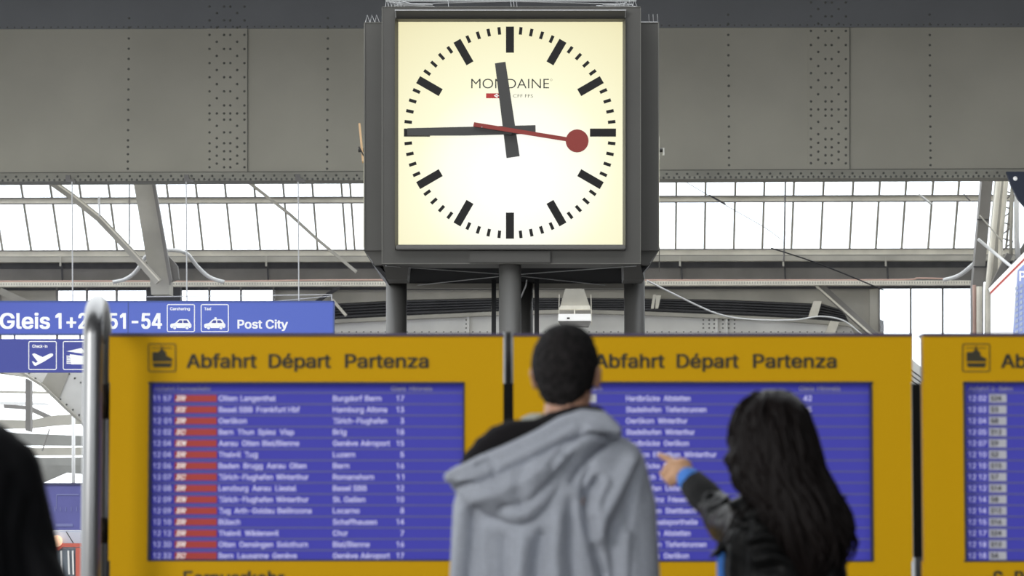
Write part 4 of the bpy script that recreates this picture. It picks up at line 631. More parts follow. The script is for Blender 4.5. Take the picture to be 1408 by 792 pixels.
# tilted illuminated sign box at the far right
sb = thing('tilted_sign_box', tuple(B(1400, 470, 40)), 'white and blue illuminated sign box with red edge at the far right', 'sign')
def SBp(px, py): 
    t = (px - 1362) / 60.0
    return P(px, py, 40 - 0.8 * t)
bm = NB(); prism(bm, [SBp(1362, 402), SBp(1440, 325), SBp(1440, 478), SBp(1362, 472)], Vector((0.25, 0.3, 0))); obj('sign_face', bm, mat('sign_box_white', (0.8, 0.8, 0.82), 0.4, emit=(1, 1, 1), estr=0.25), sb)
bm = NB(); prism(bm, [SBp(1359, 397), SBp(1440, 314), SBp(1440, 323), SBp(1361, 402)], Vector((0.3, 0.3, 0))); obj('top_edge', bm, sign_white, sb)
bm = NB(); prism(bm, [SBp(1361, 401.5), SBp(1440, 321), SBp(1440, 327), SBp(1362, 405.5)], Vector((0.3, 0.28, 0))); obj('red_edge_strip', bm, mat('sign_red', (0.55, 0.10, 0.08), 0.5), sb)
bm = NB(); prism(bm, [SBp(1399, 372) + Vector((0, -.12, 0)), SBp(1440, 332) + Vector((0, -.12, 0)), SBp(1440, 470) + Vector((0, -.12, 0)), SBp(1392, 470) + Vector((0, -.12, 0))], Vector((0, .14, 0))); obj('blue_field', bm, mat('sign_pale_blue', (0.28, 0.34, 0.60), 0.5, emit=(0.3, 0.36, 0.7), estr=0.2), sb)
bm = NB()
for i in range(5):
    for j in range(9):
        x = 1394 + i * 6; y = 396 + j * 7.5 - i * 3
        prism(bm, [SBp(a_, b_) + Vector((0, -.14, 0)) for a_, b_ in ((x, y), (x + 3.5, y - 2), (x + 3.5, y + 2.5), (x, y + 4))], Vector((0, 0.02, 0)))
s = obj('square_grid_print', bm, mat('grid_print', (0.45, 0.5, 0.62), 0.5), sb); s['kind'] = 'stuff'
bm = NB(); text(bm, 'P', 1402, 1410, 386, 13, 38.9, 0.03); obj('lettering', bm, sign_white, sb)

# loose cables and rods
def cable(pts, r, m, label, cat='cable', d=None, name='cable', parent=None):
    bm = NB(); tube(bm, smooth_path([B(x, y, dd) for x, y, dd in pts]), r, 6)
    tag(obj(name, bm, m, parent, True), label, None if parent else cat)
cable([(155, 388, 50.3), (172, 384, 50.3), (187, 373, 50.2), (201, 352, 49.6)], 0.035, white_gloss, 'fat white cable rising to the left column')
cable([(226, 344, 49.4), (245, 344.5, 49.6), (258, 350, 50), (272, 367, 50.3), (288, 381, 50.4), (308, 388, 50.4)], 0.035, white_gloss, 'fat white cable curving down right of the left column')
cable([(1298, 385, 50.3), (1320, 378, 50), (1342, 360, 49)], 0.035, white_gloss, 'white cable rising to the right-hand column')
cable([(1060, 341, 46.5), (1110, 357, 46.5), (1155, 374, 46.6), (1215, 399, 46.7)], 0.012, black_metal, 'black cable hanging across the right eaves beam', parent=fascia)
cable([(941, 249, 46.2), (985, 275, 46.2), (1050, 312, 46.2), (1075, 330, 46.2)], 0.006, mid_paint, 'hair-thin cable crossing the right glazing', parent=win)
cable([(975, 268, 46.2), (998, 281, 46.2)], 0.012, dark_paint, 'short dark wire on the middle glazing rail', 'wire', name='wire', parent=win)
cable([(890, 386, 47), (930, 406, 48), (985, 431, 49), (1030, 439, 50), (1090, 440, 50.5), (1128, 435, 50.7), (1160, 441, 50.7), (1185, 460, 50.7)], 0.014, white_gloss, 'pale cable sagging under the louvred arch', parent=fascia)
cable([(1263, 267, 49), (1281, 281, 49)], 0.022, white_gloss, 'short white rod on the right glazing', 'rod', name='rod', parent=win)
cable([(1325, 267, 49), (1335, 277, 49)], 0.014, mid_paint, 'short grey rod beside the right column', 'rod', name='rod', parent=win)
cable([(1345, 329, 47.8), (1370, 350, 47.6), (1392, 368, 47)], 0.028, white_gloss, 'white stay rod from the column to the tilted sign box', 'rod', name='rod', parent=fascia)
cable([(1347, 296, 47.8), (1378, 332, 47.6)], 0.012, beige_paint, 'thin pale stay crossing the right column', 'rod', name='rod', parent=fascia)
cable([(1080, 244, 46.5), (1078, 350, 46.5), (1077, 356, 46.5)], 0.016, mid_paint, 'vertical grey rod hanging in front of the right glazing', 'rod', name='rod', parent=win)
cable([(178, 248, 47.5), (178, 336, 47.5)], 0.012, mid_paint, 'thin vertical rod left of the left column', 'rod', name='rod', parent=win)
cable([(136, 270, 47.6), (137, 297, 47.6)], 0.018, white_gloss, 'short white rod standing on the diagonal strut', 'rod', name='rod', parent=win)

# twin-lamp fitting behind the clock posts
lf = thing('hall_floodlight', tuple(B(790, 448, 50)), 'pale hanging floodlight with a white tray, seen just right of the clock posts', 'lamp')
bm = NB(); bplate(bm, [(777, 397), (803, 397), (811, 422), (770, 422)], 50.1, 0.25); obj('housing', bm, beige_paint, lf)
bm = NB(); bplate(bm, [(771, 420), (811, 420), (812, 425), (768, 425)], 50.0, 0.3); obj('rim', bm, cream_paint, lf)
for x in (769, 812.5):
    bm = NB(); bar(bm, B(x, 405, 50.0), B(x + (1 if x > 790 else -1), 447, 50.0), 0.012); obj('hanger', bm, cream_paint, lf)
bm = NB(); bar(bm, B(790, 422, 50.0), B(790, 432, 50.0), 0.02); obj('hanger', bm, cream_paint, lf)
bm = NB(); bplate(bm, [(768, 431.5), (812, 431.5), (813, 441), (767, 441)], 49.9, 0.35); obj('white_tray', bm, sign_white, lf)
bm = NB(); bplate(bm, [(779.5, 436.3), (783.5, 436.3), (783.5, 438.6), (779.5, 438.6)], 49.89, 0.01); obj('lens', bm, black_print, lf)
bm = NB(); bplate(bm, [(767, 441), (812, 441), (809, 449), (772, 449)], 49.92, 0.3); obj('dark_base', bm, mid_paint, lf)
bm = NB(); bar(bm, B(790, 385, 50.6), B(790, 398, 50.6), 0.05); obj('stem', bm, mid_paint, lf)

# blue hanging track signs
SY = 45.4
def rrect(bm, x0, x1, y0, y1, r, wdt, Y):
    """rounded-rectangle outline, wdt px thick"""
    def loop(i):
        pts = []
        for cx, cy, a0 in ((x1 - r, y0 + r, -90), (x1 - r, y1 - r, 0), (x0 + r, y1 - r, 90), (x0 + r, y0 + r, 180)):
            for k in range(5):
                a = R(a0 + 90 * k / 4); pts.append((cx + (r - i) * math.cos(a), cy + (r - i) * math.sin(a)))
        return [bm.verts.new(P(x, y, Y)) for x, y in pts]
    a, b = loop(0), loop(wdt); n = len(a)
    for i in range(n): bm.faces.new((a[i], a[(i + 1) % n], b[(i + 1) % n], b[i]))
def flat(bm, pts, Y):
    bm.faces.new([bm.verts.new(P(x, y, Y)) for x, y in pts])
s1 = thing('hanging_track_sign', tuple(P(180, 459, SY)), 'blue hanging sign reading Gleis 1+2 51-54 and Post City', 'sign')
bm = NB(); pbox(bm, 176.6, 458, 415, 459, SY, 0.2); obj('sign_panel', bm, mat('backlit_blue_right', (0.07, 0.115, 0.47), 0.4, emit=(0.07, 0.12, 0.52), estr=0.35), s1)
bm = NB(); pbox(bm, -220, 175.6, 415, 459, SY, 0.2); obj('sign_panel', bm, sign_blue, s1)
bm = NB(); pbox(bm, -221, 459, 413.6, 415.6, SY - 0.01, 0.22); pbox(bm, 457.6, 459.2, 414, 459.5, SY - 0.01, 0.22); pbox(bm, -220, 459, 458.4, 460, SY - 0.01, 0.22); pbox(bm, 175.4, 176.8, 415, 459, SY - 0.004, 0.1)
obj('frame', bm, mat('sign_frame', (0.08, 0.13, 0.42), 0.5), s1)
e = SY - 0.006
for s_, a_, b_ in (('Gleis', 0.5, 68), ('1+2', 77, 120), ('51-54', 150, 222)):
    bm = NB(); text(bm, s_, a_, b_, 451.5, 20.5, e, weight=0.022); obj('track_lettering', bm, sign_white, s1)
bm = NB(); text(bm, 'Post City', 327, 395.5, 451.5, 11.5, e, 0.03, 4); obj('destination_lettering', bm, sign_white, s1)
def car(bm, x, y, s, taxi):
    pts = [(0, 8.5), (0, 5.5), (1.5, 4.2), (6.5, 3.3), (11, -1.2), (13, -2), (23, -2), (25, -1), (27.5, 3.5), (29, 5), (29, 8.5), (27.5, 10)]
    wheels = []
    def arc(cx): return [(cx + 2.8 * math.cos(a), 10 - 2.8 * math.sin(a)) for a in [math.pi * k / 6 for k in range(7)]]
    flat(bm, [(x + px * s, y + py * s) for px, py in pts + arc(23)[0:] + arc(6)[0:] + [(1, 10)]], e)
    for cx in (6, 23):
        flat(bm, [(x + (cx + 2.1 * math.cos(2 * math.pi * k / 10)) * s, y + (9.8 + 2.1 * math.sin(2 * math.pi * k / 10)) * s) for k in range(10)], e)
    if taxi: flat(bm, [(x + 14 * s, y - 2.2 * s), (x + 14 * s, y - 4.6 * s), (x + 17 * s, y - 4.6 * s), (x + 17 * s, y - 2.2 * s)], e)
def windows(bm, x, y, s):
    flat(bm, [(x + a * s, y + b * s) for a, b in ((12.5, -0.6), (16.5, -0.6), (16.5, 3.2), (9.5, 3.2))], e - .002)
    flat(bm, [(x + a * s, y + b * s) for a, b in ((17.8, -0.6), (22.5, -0.6), (25, 3.2), (17.8, 3.2))], e - .002)
for x0, nm, cap, lab in ((229.4, 'Carsharing', (234, 261), 'white car pictogram'), (276, 'Taxi', (281, 290), 'white taxi pictogram')):
    bm = NB(); rrect(bm, x0, x0 + 38.6, 418.2, 456.6, 2.5, 1.2, e); obj('pictogram_border', bm, sign_white, s1)
    bm = NB(); text(bm, nm, cap[0], cap[1], 426.5, 3.8, e, 0.03, 2); obj('caption', bm, sign_white, s1)
    bm = NB(); car(bm, x0 + 4.8, 441, 1.0, nm == 'Taxi'); po = obj('vehicle_pictogram', bm, sign_white, s1); po['label'] = lab
    bm = NB(); windows(bm, x0 + 4.8, 441, 1.0); obj('vehicle_windows', bm, sign_blue_low, po)
for x in (100, 257, 411):
    bm = NB(); tube(bm, [P(x - 1, 250, SY + .1), P(x, 414, SY + .1)], 0.011, 6); obj('suspension_wire', bm, white_gloss, s1)
bm = NB(); bar(bm, P(202, 408, SY + .1), P(456, 405, SY + .1), 0.012); bar(bm, P(456, 405, SY + .1), P(456, 415, SY + .1), 0.012); bar(bm, P(380, 414, SY + .1), P(456, 407, SY + .1), 0.01)
obj('stay_wire', bm, white_gloss, s1)
s2 = thing('hanging_service_sign', tuple(P(0, 512, SY)), 'lower blue hanging sign with a check-in aeroplane pictogram', 'sign')
bm = NB(); pbox(bm, -220, 150, 466, 512, SY, 0.2); obj('sign_panel', bm, sign_blue_low, s2)
for x0 in (39, 86.4):
    bm = NB(); rrect(bm, x0, x0 + 39, 469, 508.6, 2.5, 1.1, e); obj('pictogram_border', bm, sign_white, s2)
bm = NB(); text(bm, 'Check-in', 44.5, 65, 478, 4, e, 0.03, 2); obj('caption', bm, sign_white, s2)
bm = NB()
plane = [(44, 487), (47, 485.6), (58.5, 491), (69, 486), (72, 486), (73.2, 488), (72, 490), (60, 497.5), (49, 503), (47, 502.5), (44, 497.5), (45, 496.5), (49, 499), (52, 497.5), (46, 490)]
flat(bm, plane, e); obj('aeroplane_pictogram', bm, sign_white, s2)
bm = NB()
flat(bm, [(91.5, 483), (112, 478.5), (118, 484), (112, 486)], e)
for k in range(5): flat(bm, [(91.5, 489 + k * 2.4), (99, 489 + k * 2.4), (99, 490.6 + k * 2.4), (91.5, 490.6 + k * 2.4)], e)
flat(bm, [(96, 487), (118, 490), (118, 501), (98, 501)], e); obj('left_luggage_pictogram', bm, sign_white, s2)
bm = NB()
for x in (20, 110): tube(bm, [P(x, 458, SY + .1), P(x, 467, SY + .1)], 0.02, 6)
obj('link_rod', bm, white_gloss, s2)

# ------------------------------------------------------------ far hall seen at the lower left and in the board gap
bm = NB(); bplate(bm, [(-60, 506), (30, 512), (60, 531), (92, 562), (112, 580), (160, 628), (160, 506)], 53, 0.1)
sp = struct('trim_9', bm, pale_paint); tag(sp, 'pale curved spandrel plate below the hanging signs')
bm = NB()
for a, b in (((30, 512), (60, 531)), ((60, 531), (92, 562)), ((92, 562), (112, 580)), ((112, 580), (160, 628))): bar(bm, B(*a, 52.9), B(*b, 52.9), 0.045, 0.3)
obj('curved_flange', bm, beige_paint, sp)
bm = NB(); bplate(bm, [(66, 512), (95, 512), (81, 548), (57, 528)], 52.97, 0.02); obj('cover_strap', bm, beige_paint, sp)
bm = NB()
for k in range(9): dome(bm, B(40 + k * 8.6, 516 + k * 7.2 - 3, 52.99), 0.02)
for k in range(5): dome(bm, B(95 + k * 8, 514 + k * 6, 52.99), 0.02)
r3 = obj('rivets', bm, girder_rivet, sp); r3['kind'] = 'stuff'
bm = NB(); bplate(bm, [(35, 520), (42, 524), (42, 594), (35, 592)], 56, 0.2); tag(struct('trim_10', bm, mid_paint), 'short grey hanging post below the hanging signs')
far_grey = mat('far_grey_paint', (0.27, 0.27, 0.255), 0.8, var=0.15, vscale=1.5)
far = [([(-60, 505), (30, 512), (35, 519), (-60, 500)], 60, beige_paint, 'sloping beige rafter just under the lower sign'),
       ([(-60, 536), (110, 539), (110, 542), (-60, 539)], 62, beige_paint, 'thin upper far roof purlin'),
       ([(-60, 551), (60, 553), (70, 557), (-60, 556)], 64, white_gloss, 'thin white far purlin'),
       ([(-60, 572), (0, 577), (40, 578), (75, 571), (112, 569), (112, 583), (75, 585), (40, 589), (-60, 591)], 58, beige_paint, 'curved cream far roof beam'),
       ([(-60, 592), (112, 599), (112, 613), (-60, 612)], 60, far_grey, 'upper of the three grey far beams'),
       ([(-60, 617), (112, 615), (112, 626), (-60, 627)], 61, beige_paint, 'middle of the three grey far beams'),
       ([(-60, 630), (112, 629), (112, 640), (-60, 640)], 60, far_grey, 'lowest of the three grey far beams'),
       ([(5, 556), (40, 558), (70, 572), (60, 574), (35, 563), (5, 561)], 63, mid_paint, 'sloping far rafter left of the steel handrail'),
       ([(45, 640), (112, 640), (112, 652), (90, 650), (62, 662), (45, 668)], 62, far_grey, 'far haunch plate above the blue board'),
       ([(60, 530), (78, 537), (108, 560), (90, 557), (70, 545)], 57, far_grey, 'far diagonal bracket under the spandrel plate')]
for pts, d, m_, lb in far:
    bm = NB(); bplate(bm, pts, d, 0.2); o = tag(obj('far_roof_beam', bm, m_), lb, 'beam', None, 'structure')
for y0, y1 in ((585, 610), (613, 619), (624, 631), (640, 668)):
    pass
bm = NB(); tube(bm, [B(101, 560, 57), B(101, 700, 57)], 0.035, 8); tag(obj('far_pole', bm, white_gloss, None, True), 'thin white pole beside the steel handrail', 'pole')
bm = NB(); tube(bm, [B(68, 590, 57.5), B(58, 620, 57.5)], 0.015, 6); obj('slanting_wire', bm, mid_paint, sp)
bm = NB(); bar(bm, B(48, 644, 57), B(58, 664, 57), 0.05); bar(bm, B(52, 642, 57), B(61, 662, 57), 0.03); tag(obj('far_bracket', bm, mid_paint), 'dark slanting bracket above the blue board', 'bracket', None, 'structure')
# blue timetable hoarding and red-white vehicle far away
hb = thing('blue_hoarding', tuple(P(80, 798, 44)), 'pale blue-violet hoarding far behind the handrail', 'hoarding')
bm = NB(); pbox(bm, -30, 116, 665, 729, 44, 0.15); obj('panel', bm, mat('hoarding_blue', (0.12, 0.12, 0.34), 0.6, var=0.06, vscale=3), hb)
bm = NB(); pbox(bm, -30, 116, 664, 667, 43.98, 0.2); obj('top_rail', bm, mat('hoarding_rail', (0.06, 0.06, 0.13), 0.6), hb)
bm = NB()
for k in range(7): pbox(bm, 60 + k * 7.5, 61 + k * 7.5, 697, 703, 43.99, 0.02)
pbox(bm, 76, 100, 720, 724, 43.99, 0.02); pbox(bm, 77, 78, 680, 700, 43.99, 0.02); pbox(bm, 78, 108, 679, 681, 43.99, 0.02)
obj('faint_print', bm, mat('hoarding_print', (0.20, 0.21, 0.42), 0.6), hb)
bm = NB(); pbox(bm, -20, -14, 729, 797, 44.02, 0.1); pbox(bm, 112, 116, 729, 797, 44.02, 0.1); obj('leg', bm, mid_paint, hb)
tv = thing('rail_vehicle', tuple(P(95, 799, 42.5)), 'white and red vehicle standing below the blue hoarding', 'vehicle')
bm = NB(); pplate(bm, [(60, 795), (60, 748), (64, 734), (72, 731), (170, 731), (170, 795)], 42.5, 1.2); obj('body', bm, mat('vehicle_white', (0.55, 0.58, 0.66), 0.4), tv)
bm = NB(); pplate(bm, [(60, 795), (60, 756), (170, 753), (170, 795)], 42.45, 0.05); obj('lower_panel', bm, mat('vehicle_grey', (0.16, 0.19, 0.22), 0.4), tv)
bm = NB(); pplate(bm, [(70, 753), (84, 747), (170, 747), (170, 752), (86, 752), (80, 757)], 42.4, 0.06); obj('red_stripe', bm, mat('vehicle_red', (0.60, 0.12, 0.08), 0.4), tv)
bm = NB(); pplate(bm, [(104, 753), (112, 753), (112, 795), (104, 795)], 42.4, 0.06); obj('red_pillar', bm, MATS['vehicle_red'], tv)
bm = NB(); bar(bm, P(91, 731, 42.42), P(101, 747, 42.42), 0.012); obj('panel_seam', bm, black_metal, tv)
bm = NB()
for x in (84, 94, 100): bar(bm, P(x, 757, 42.4), P(x + 1, 790, 42.4), 0.025)
obj('door_bar', bm, pale_paint, tv)
bm = NB(); bmesh.ops.create_uvsphere(bm, u_segments=12, v_segments=8, radius=0.085, matrix=Matrix.Translation(P(78, 744, 42.4)))
obj('headlamp', bm, mat('warm_lamp', (0.8, 0.5, 0.3), 0.4, emit=(1, 0.62, 0.42), estr=1.1), tv)
# curved beam in the gap between the second and third board
bm = NB(); bplate(bm, [(1235, 478), (1254, 494), (1266, 504), (1290, 514), (1290, 545), (1235, 545)], 50.5, 0.15)
gp = tag(struct('trim_11', bm, pale_paint), 'pale curved plate seen between the middle and right departure boards')
bm = NB()
for k in range(3): bar(bm, B(1240, 500 + k * 7, 50.4), B(1285, 532 + k * 7, 50.4), 0.02)
obj('rib', bm, dark_paint, gp)
# ------------------------------------------------------------ station clock
D1 = 25.0
ck = thing('station_clock', tuple(P(701, 397, D1 + 1.3).xy) + (0.0,), 'large square backlit station clock with red second hand on grey posts', 'clock')
def PB(x0, x1, y0, y1, Y, depth, name, m, bev=0.01, parent=ck):
    bm = NB(); pbox(bm, x0, x1, y0, y1, Y, depth)
    if bev: bvl(bm, bev, 2)
    return obj(name, bm, m, parent)
def ring(name, o, i, Y, depth, m, bev=0.004, inner_dy=0.0):
    """square frame between outer and inner pixel rectangles (x0,x1,y0,y1)"""
    bm = NB()
    oc = [(o[0], o[3]), (o[1], o[3]), (o[1], o[2]), (o[0], o[2])]; ic = [(i[0], i[3]), (i[1], i[3]), (i[1], i[2]), (i[0], i[2])]
    O = [P(*p, Y) for p in oc]; I = [P(*p, Y) + Vector((0, inner_dy, 0)) for p in ic]
    dv = Vector((0, depth, 0))
    for k in range(4):
        n = (k + 1) % 4
        hexa(bm, [O[k], O[n], I[n], I[k], O[k] + dv, O[n] + dv, P(*ic[n], Y) + dv, P(*ic[k], Y) + dv])
    return obj(name, bm, m, ck)
# central body and the four faces' cases
PB(527, 879, 22, 358, D1 + 0.38, 2.0, 'core_body', clock_paint)
ring('front_case', (525, 881, 9, 363), (545, 858, 14, 343), D1, 0.45, clock_paint)
PB(526, 880, 10.5, 361, D1 + 0.2, 0.25, 'front_case_back', clock_paint)
bm = NB()
for a, b in (((525.4, 363), (525.4, 9.6)), ((525.4, 9.6), (880.6, 9.6)), ((880.6, 9.6), (880.6, 363)), ((525.4, 362.4), (880.6, 362.4))): bar(bm, P(*a, D1 - .002), P(*b, D1 - .002), 0.007)
obj('case_edge', bm, clock_edge, ck)
# hood of the bezel: sloping strip above the glass
bm = NB(); hexa(bm, [P(544.5, 27, D1 - .02), P(859, 27, D1 - .02), P(861, 14, D1 - .10), P(543, 14, D1 - .10), P(544.5, 27, D1 + .15), P(859, 27, D1 + .15), P(861, 14, D1 + .15), P(543, 14, D1 + .15)]); obj('bezel_hood', bm, clock_paint, ck)
bm = NB(); bar(bm, P(543, 14, D1 - .105), P(861, 14, D1 - .105), 0.008); bar(bm, P(543.5, 14, D1 - .105), P(544.2, 24, D1 - .06), 0.009); bar(bm, P(860.5, 14, D1 - .105), P(859.6, 24, D1 - .06), 0.006); obj('hood_edge', bm, wire_steel, ck)
ring('bezel', (543, 860, 26, 343), (547.3, 856.5, 28.5, 335.5), D1 - 0.05, 0.2, mat('bezel_paint', (0.11, 0.105, 0.09), 0.45), inner_dy=0.06)
PB(645, 757, 345.5, 361.5, D1 - 0.035, 0.06, 'access_flap', clock_paint, 0.006)
PB(544, 860, 337, 343, D1 - 0.075, 0.08, 'sill_bar', mat('clock_sill', (0.13, 0.125, 0.115), 0.4), 0.008)
# dial
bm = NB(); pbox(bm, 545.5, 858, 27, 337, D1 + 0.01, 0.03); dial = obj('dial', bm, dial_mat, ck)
cx, cy = 701.2, 182.3
def tick(name, ang, r0, r1, wdt):
    bm = NB(); s, c = math.sin(ang), -math.cos(ang); px_, py_ = -c, s
    q = [(cx + s * r + px_ * k, cy + c * r + py_ * k) for r, k in ((r0, -wdt / 2), (r0, wdt / 2), (r1, wdt / 2), (r1, -wdt / 2))]
    pplate(bm, q, D1 + 0.004, 0.006); return obj(name, bm, black_print, dial)
for k in range(60):
    a = math.pi * 2 * k / 60
    if k % 5 == 0: tick('hour_marker', a, 110, 145.8, 11)
    else: tick('minute_marker', a, 135.5, 145.8, 4.3)
bm = NB(); text(bm, 'MONDAINE', 648, 755, 121.5, 13.2, D1 + 0.006, -0.008, 5, thin=True)
text(bm, 'o', 756.5, 759.5, 111.5, 5, D1 + 0.006, -0.02, thin=True); obj('maker_lettering', bm, thin_print, dial)
bm = NB(); pplate(bm, [(668.3, 128.3), (687.5, 128.3), (687.5, 135), (668.3, 135)], D1 + 0.006, 0.004); lg = obj('railway_logo', bm, logo_red, dial)
bm = NB()
pplate(bm, [(679, 131.6), (683, 128.9), (684.2, 128.9), (684.2, 134.4), (683, 134.4)], D1 + 0.004, 0.002)
pplate(bm, [(684.0, 131.1), (687.2, 131.1), (687.2, 132.2), (684, 132.2)], D1 + 0.004, 0.002); obj('logo_arrow', bm, sign_white, lg)
bm = NB(); pplate(bm, [(681.4, 131.2), (683.4, 131.2), (683.4, 132.1), (681.4, 132.1)], D1 + 0.003, 0.001); obj('logo_cross', bm, logo_red, lg)
bm = NB(); text(bm, 'SBB CFF FFS', 689.5, 732.8, 134.2, 4.6, D1 + 0.006, -0.01, 3, thin=True); obj('railway_lettering', bm, thin_print, dial)
# hands
def hand(name, pts, Y, t, m):
    bm = NB(); pplate(bm, pts, Y, t); bvl(bm, 0.002); return obj(name, bm, m, ck)
hand('minute_hand', [(560, 176.2), (736.3, 172), (736.6, 183.8), (640, 186.3), (590.5, 186.4), (560, 186.4)], D1 - 0.075, 0.012, hand_black)
hand('hour_hand', [(680.5, 87), (695, 84.8), (714.5, 214.5), (696.5, 217.3)], D1 - 0.05, 0.012, hand_black)
bm = NB(); pplate(bm, [(651.8, 168), (650.6, 173.6), (779, 194.2), (780, 188.6)], D1 - 0.105, 0.012)
sh = obj('second_hand', bm, red_paint, ck)
bm = NB(); pplate(bm, [(793.6 + 15.7 * math.cos(2 * math.pi * k / 40), 193.6 + 15.7 * math.sin(2 * math.pi * k / 40)) for k in range(40)], D1 - 0.107, 0.016); obj('red_disc', bm, red_paint, sh)
bm = NB(); tube(bm, [P(701, 180.5, D1 + .01), P(701, 180.5, D1 - .1)], 0.03, 12); obj('spindle', bm, hand_black, ck)
bm = NB(); dome(bm, P(662.5, 174.8, D1 - .108), 0.006); obj('hand_screw', bm, wire_steel, sh)
# side cases: near faces 501..526 and 880..907
Ds = D1 + 0.32; sdep = 2.15
for xa, xb, nm in ((501, 530, 'left'), (876, 905.5, 'right')):
    bm = NB(); pbox(bm, xa, xb, 31, 344.5, Ds, sdep)
    obj('side_case', bm, clock_paint, ck)
    xo = xa if nm == 'left' else xb
    bm = NB(); bar(bm, P(xo, 31, Ds - .003), P(xo, 344, Ds - .003), 0.010, 0.008); bar(bm, P(xa, 31, Ds - .003), P(xb, 31, Ds - .003), 0.007); obj('case_edge', bm, clock_edge, ck)
    # chamfered skirt
    s_ = 1 if nm == 'left' else -1
    bm = NB(); bplt = [(xo, 344), (xo + 24 * s_, 344), (xo + 24 * s_, 364), (xo + 14 * s_, 364)]
    prism(bm, [P(x, y, Ds + 0.03) for x, y in bplt], Vector((0, 2.0, 0))); obj('case_skirt', bm, clock_paint, ck)
    bm = NB(); prism(bm, [P(xo + 11 * s_, 362, Ds + .2), P(xo + 16 * s_, 360, Ds + .2), P(xo + 33 * s_, 381, Ds + .2), P(xo + 29 * s_, 384, Ds + .2)], Vector((0, 1.6, 0))); obj('skirt_rail', bm, black_metal, ck)
    # side dial (seen edge-on) with its hands
    bm = NB()
    x3 = P(xo, 200, Ds).x
    za, zb_ = P(704, 338, Ds).z, P(704, 36, Ds).z
    box(bm, (x3 - (.012 if s_ > 0 else 0), Ds + .12, za), (x3 + (.012 if s_ < 0 else 0), Ds + sdep - .12, zb_)); obj('side_dial', bm, dial_mat, ck)
    xc = x3 - s_ * 0.10; yc = Ds + sdep / 2; zc = (za + zb_) / 2
    bm = NB(); tube(bm, [(x3, yc, zc), (x3 - s_ * 0.11, yc, zc)], 0.018, 8); obj('side_spindle', bm, black_metal, ck)
    if s_ > 0:
        bm = NB(); bar(bm, (xc + .04, yc - 0.1, zc - .12), (xc, yc, zc + .24), 0.018, 0.05); obj('side_hand', bm, mat('side_hand_orange', (0.5, 0.33, 0.2), 0.5), ck)
        bm = NB(); bar(bm, (x3, yc - .1, zc - .16), (xc, yc - .1, zc + .02), 0.012, 0.03); obj('side_hand', bm, black_metal, ck)
    else:
        for dx, h0, h1 in ((.055, -.09, .13), (.10, -.05, .02)):
            bm = NB(); bar(bm, (x3 + dx, yc, zc + h0), (x3 + dx, yc, zc + h1), 0.016, 0.05); obj('side_hand', bm, wire_steel, ck)
bm = NB(); bar(bm, P(906.5, 340, Ds + .3), P(906.5, 374, Ds + .3), 0.008); obj('drip_rod', bm, clock_edge, ck)
PB(540, 868, 14, 360, Ds + sdep - 0.1, 0.35, 'rear_case', clock_paint)
# underside: soffit and wire bracing
zu = P(704, 364, D1).z
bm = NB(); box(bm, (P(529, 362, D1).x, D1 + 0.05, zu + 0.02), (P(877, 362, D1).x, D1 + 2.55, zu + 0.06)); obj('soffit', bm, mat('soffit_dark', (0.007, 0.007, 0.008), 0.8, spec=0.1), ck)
bm = NB(); xs0, xs1 = P(530, 362, D1).x, P(876, 362, D1).x
for a, b in (((xs0, D1 + .12), (0, D1 + 1.2)), ((xs1, D1 + .12), (0, D1 + 1.2)), ((xs0 + .2, D1 + 2.4), (-0.05, D1 + 1.3)), ((xs1 - .2, D1 + 2.4), (0.05, D1 + 1.3))):
    tube(bm, [(a[0], a[1], zu), (b[0], b[1], zu + .005)], 0.005, 5)
obj('brace_wire', bm, wire_steel, ck)
bm = NB(); bar(bm, (xs0, D1 + 2.5, zu + .0), (xs1, D1 + 2.5, zu + .0), 0.05, 0.06); obj('soffit_rail', bm, beige_paint, ck)
for a, b in ((531, 545), (862, 876)):
    s_ = 1 if a < 700 else -1
    x_in = 560 if s_ > 0 else 858
    bm = NB(); prism(bm, [P(526 if s_ > 0 else 880, 362, D1 + .15), P(562 if s_ > 0 else 857, 362, D1 + .15), P(560 if s_ > 0 else 858, 384, D1 + .5), P(532 if s_ > 0 else 886, 384, D1 + .5)], Vector((0, 0.5, 0))); obj('post_bracket', bm, clock_paint, ck)
# posts
def post(px, y0, Y, r, m, seg=24):
    bm = NB(); x = P(px, y0, Y).x; z = P(px, y0, Y).z
    tube(bm, [(x, Y, 0), (x, Y, z)], r, seg); return obj('post', bm, m, ck, True)
post(701.3, 362, D1 + 0.12, 0.096, post_paint)
post(545.2, 366, D1 + 1.3, 0.094, post_paint)
post(872.2, 366, D1 + 1.3, 0.094, post_paint)
post(720, 380, D1 + 2.4, 0.088, post_paint)
for px_ in (679, 738):
    bm = NB(); x = P(px_, 366, D1 + 2.0).x; bar(bm, (x, D1 + 2.0, 0), (x, D1 + 2.0, zu + .03), 0.042); obj('cable_duct', bm, black_metal, ck)
bm = NB(); tube(bm, smooth_path([P(724, 366, D1 + 2.0), P(724, 388, D1 + 2.0), P(720, 400, D1 + 2.1), P(716, 410, D1 + 2.2)]), 0.008, 6); obj('supply_cable', bm, wire_steel, ck)
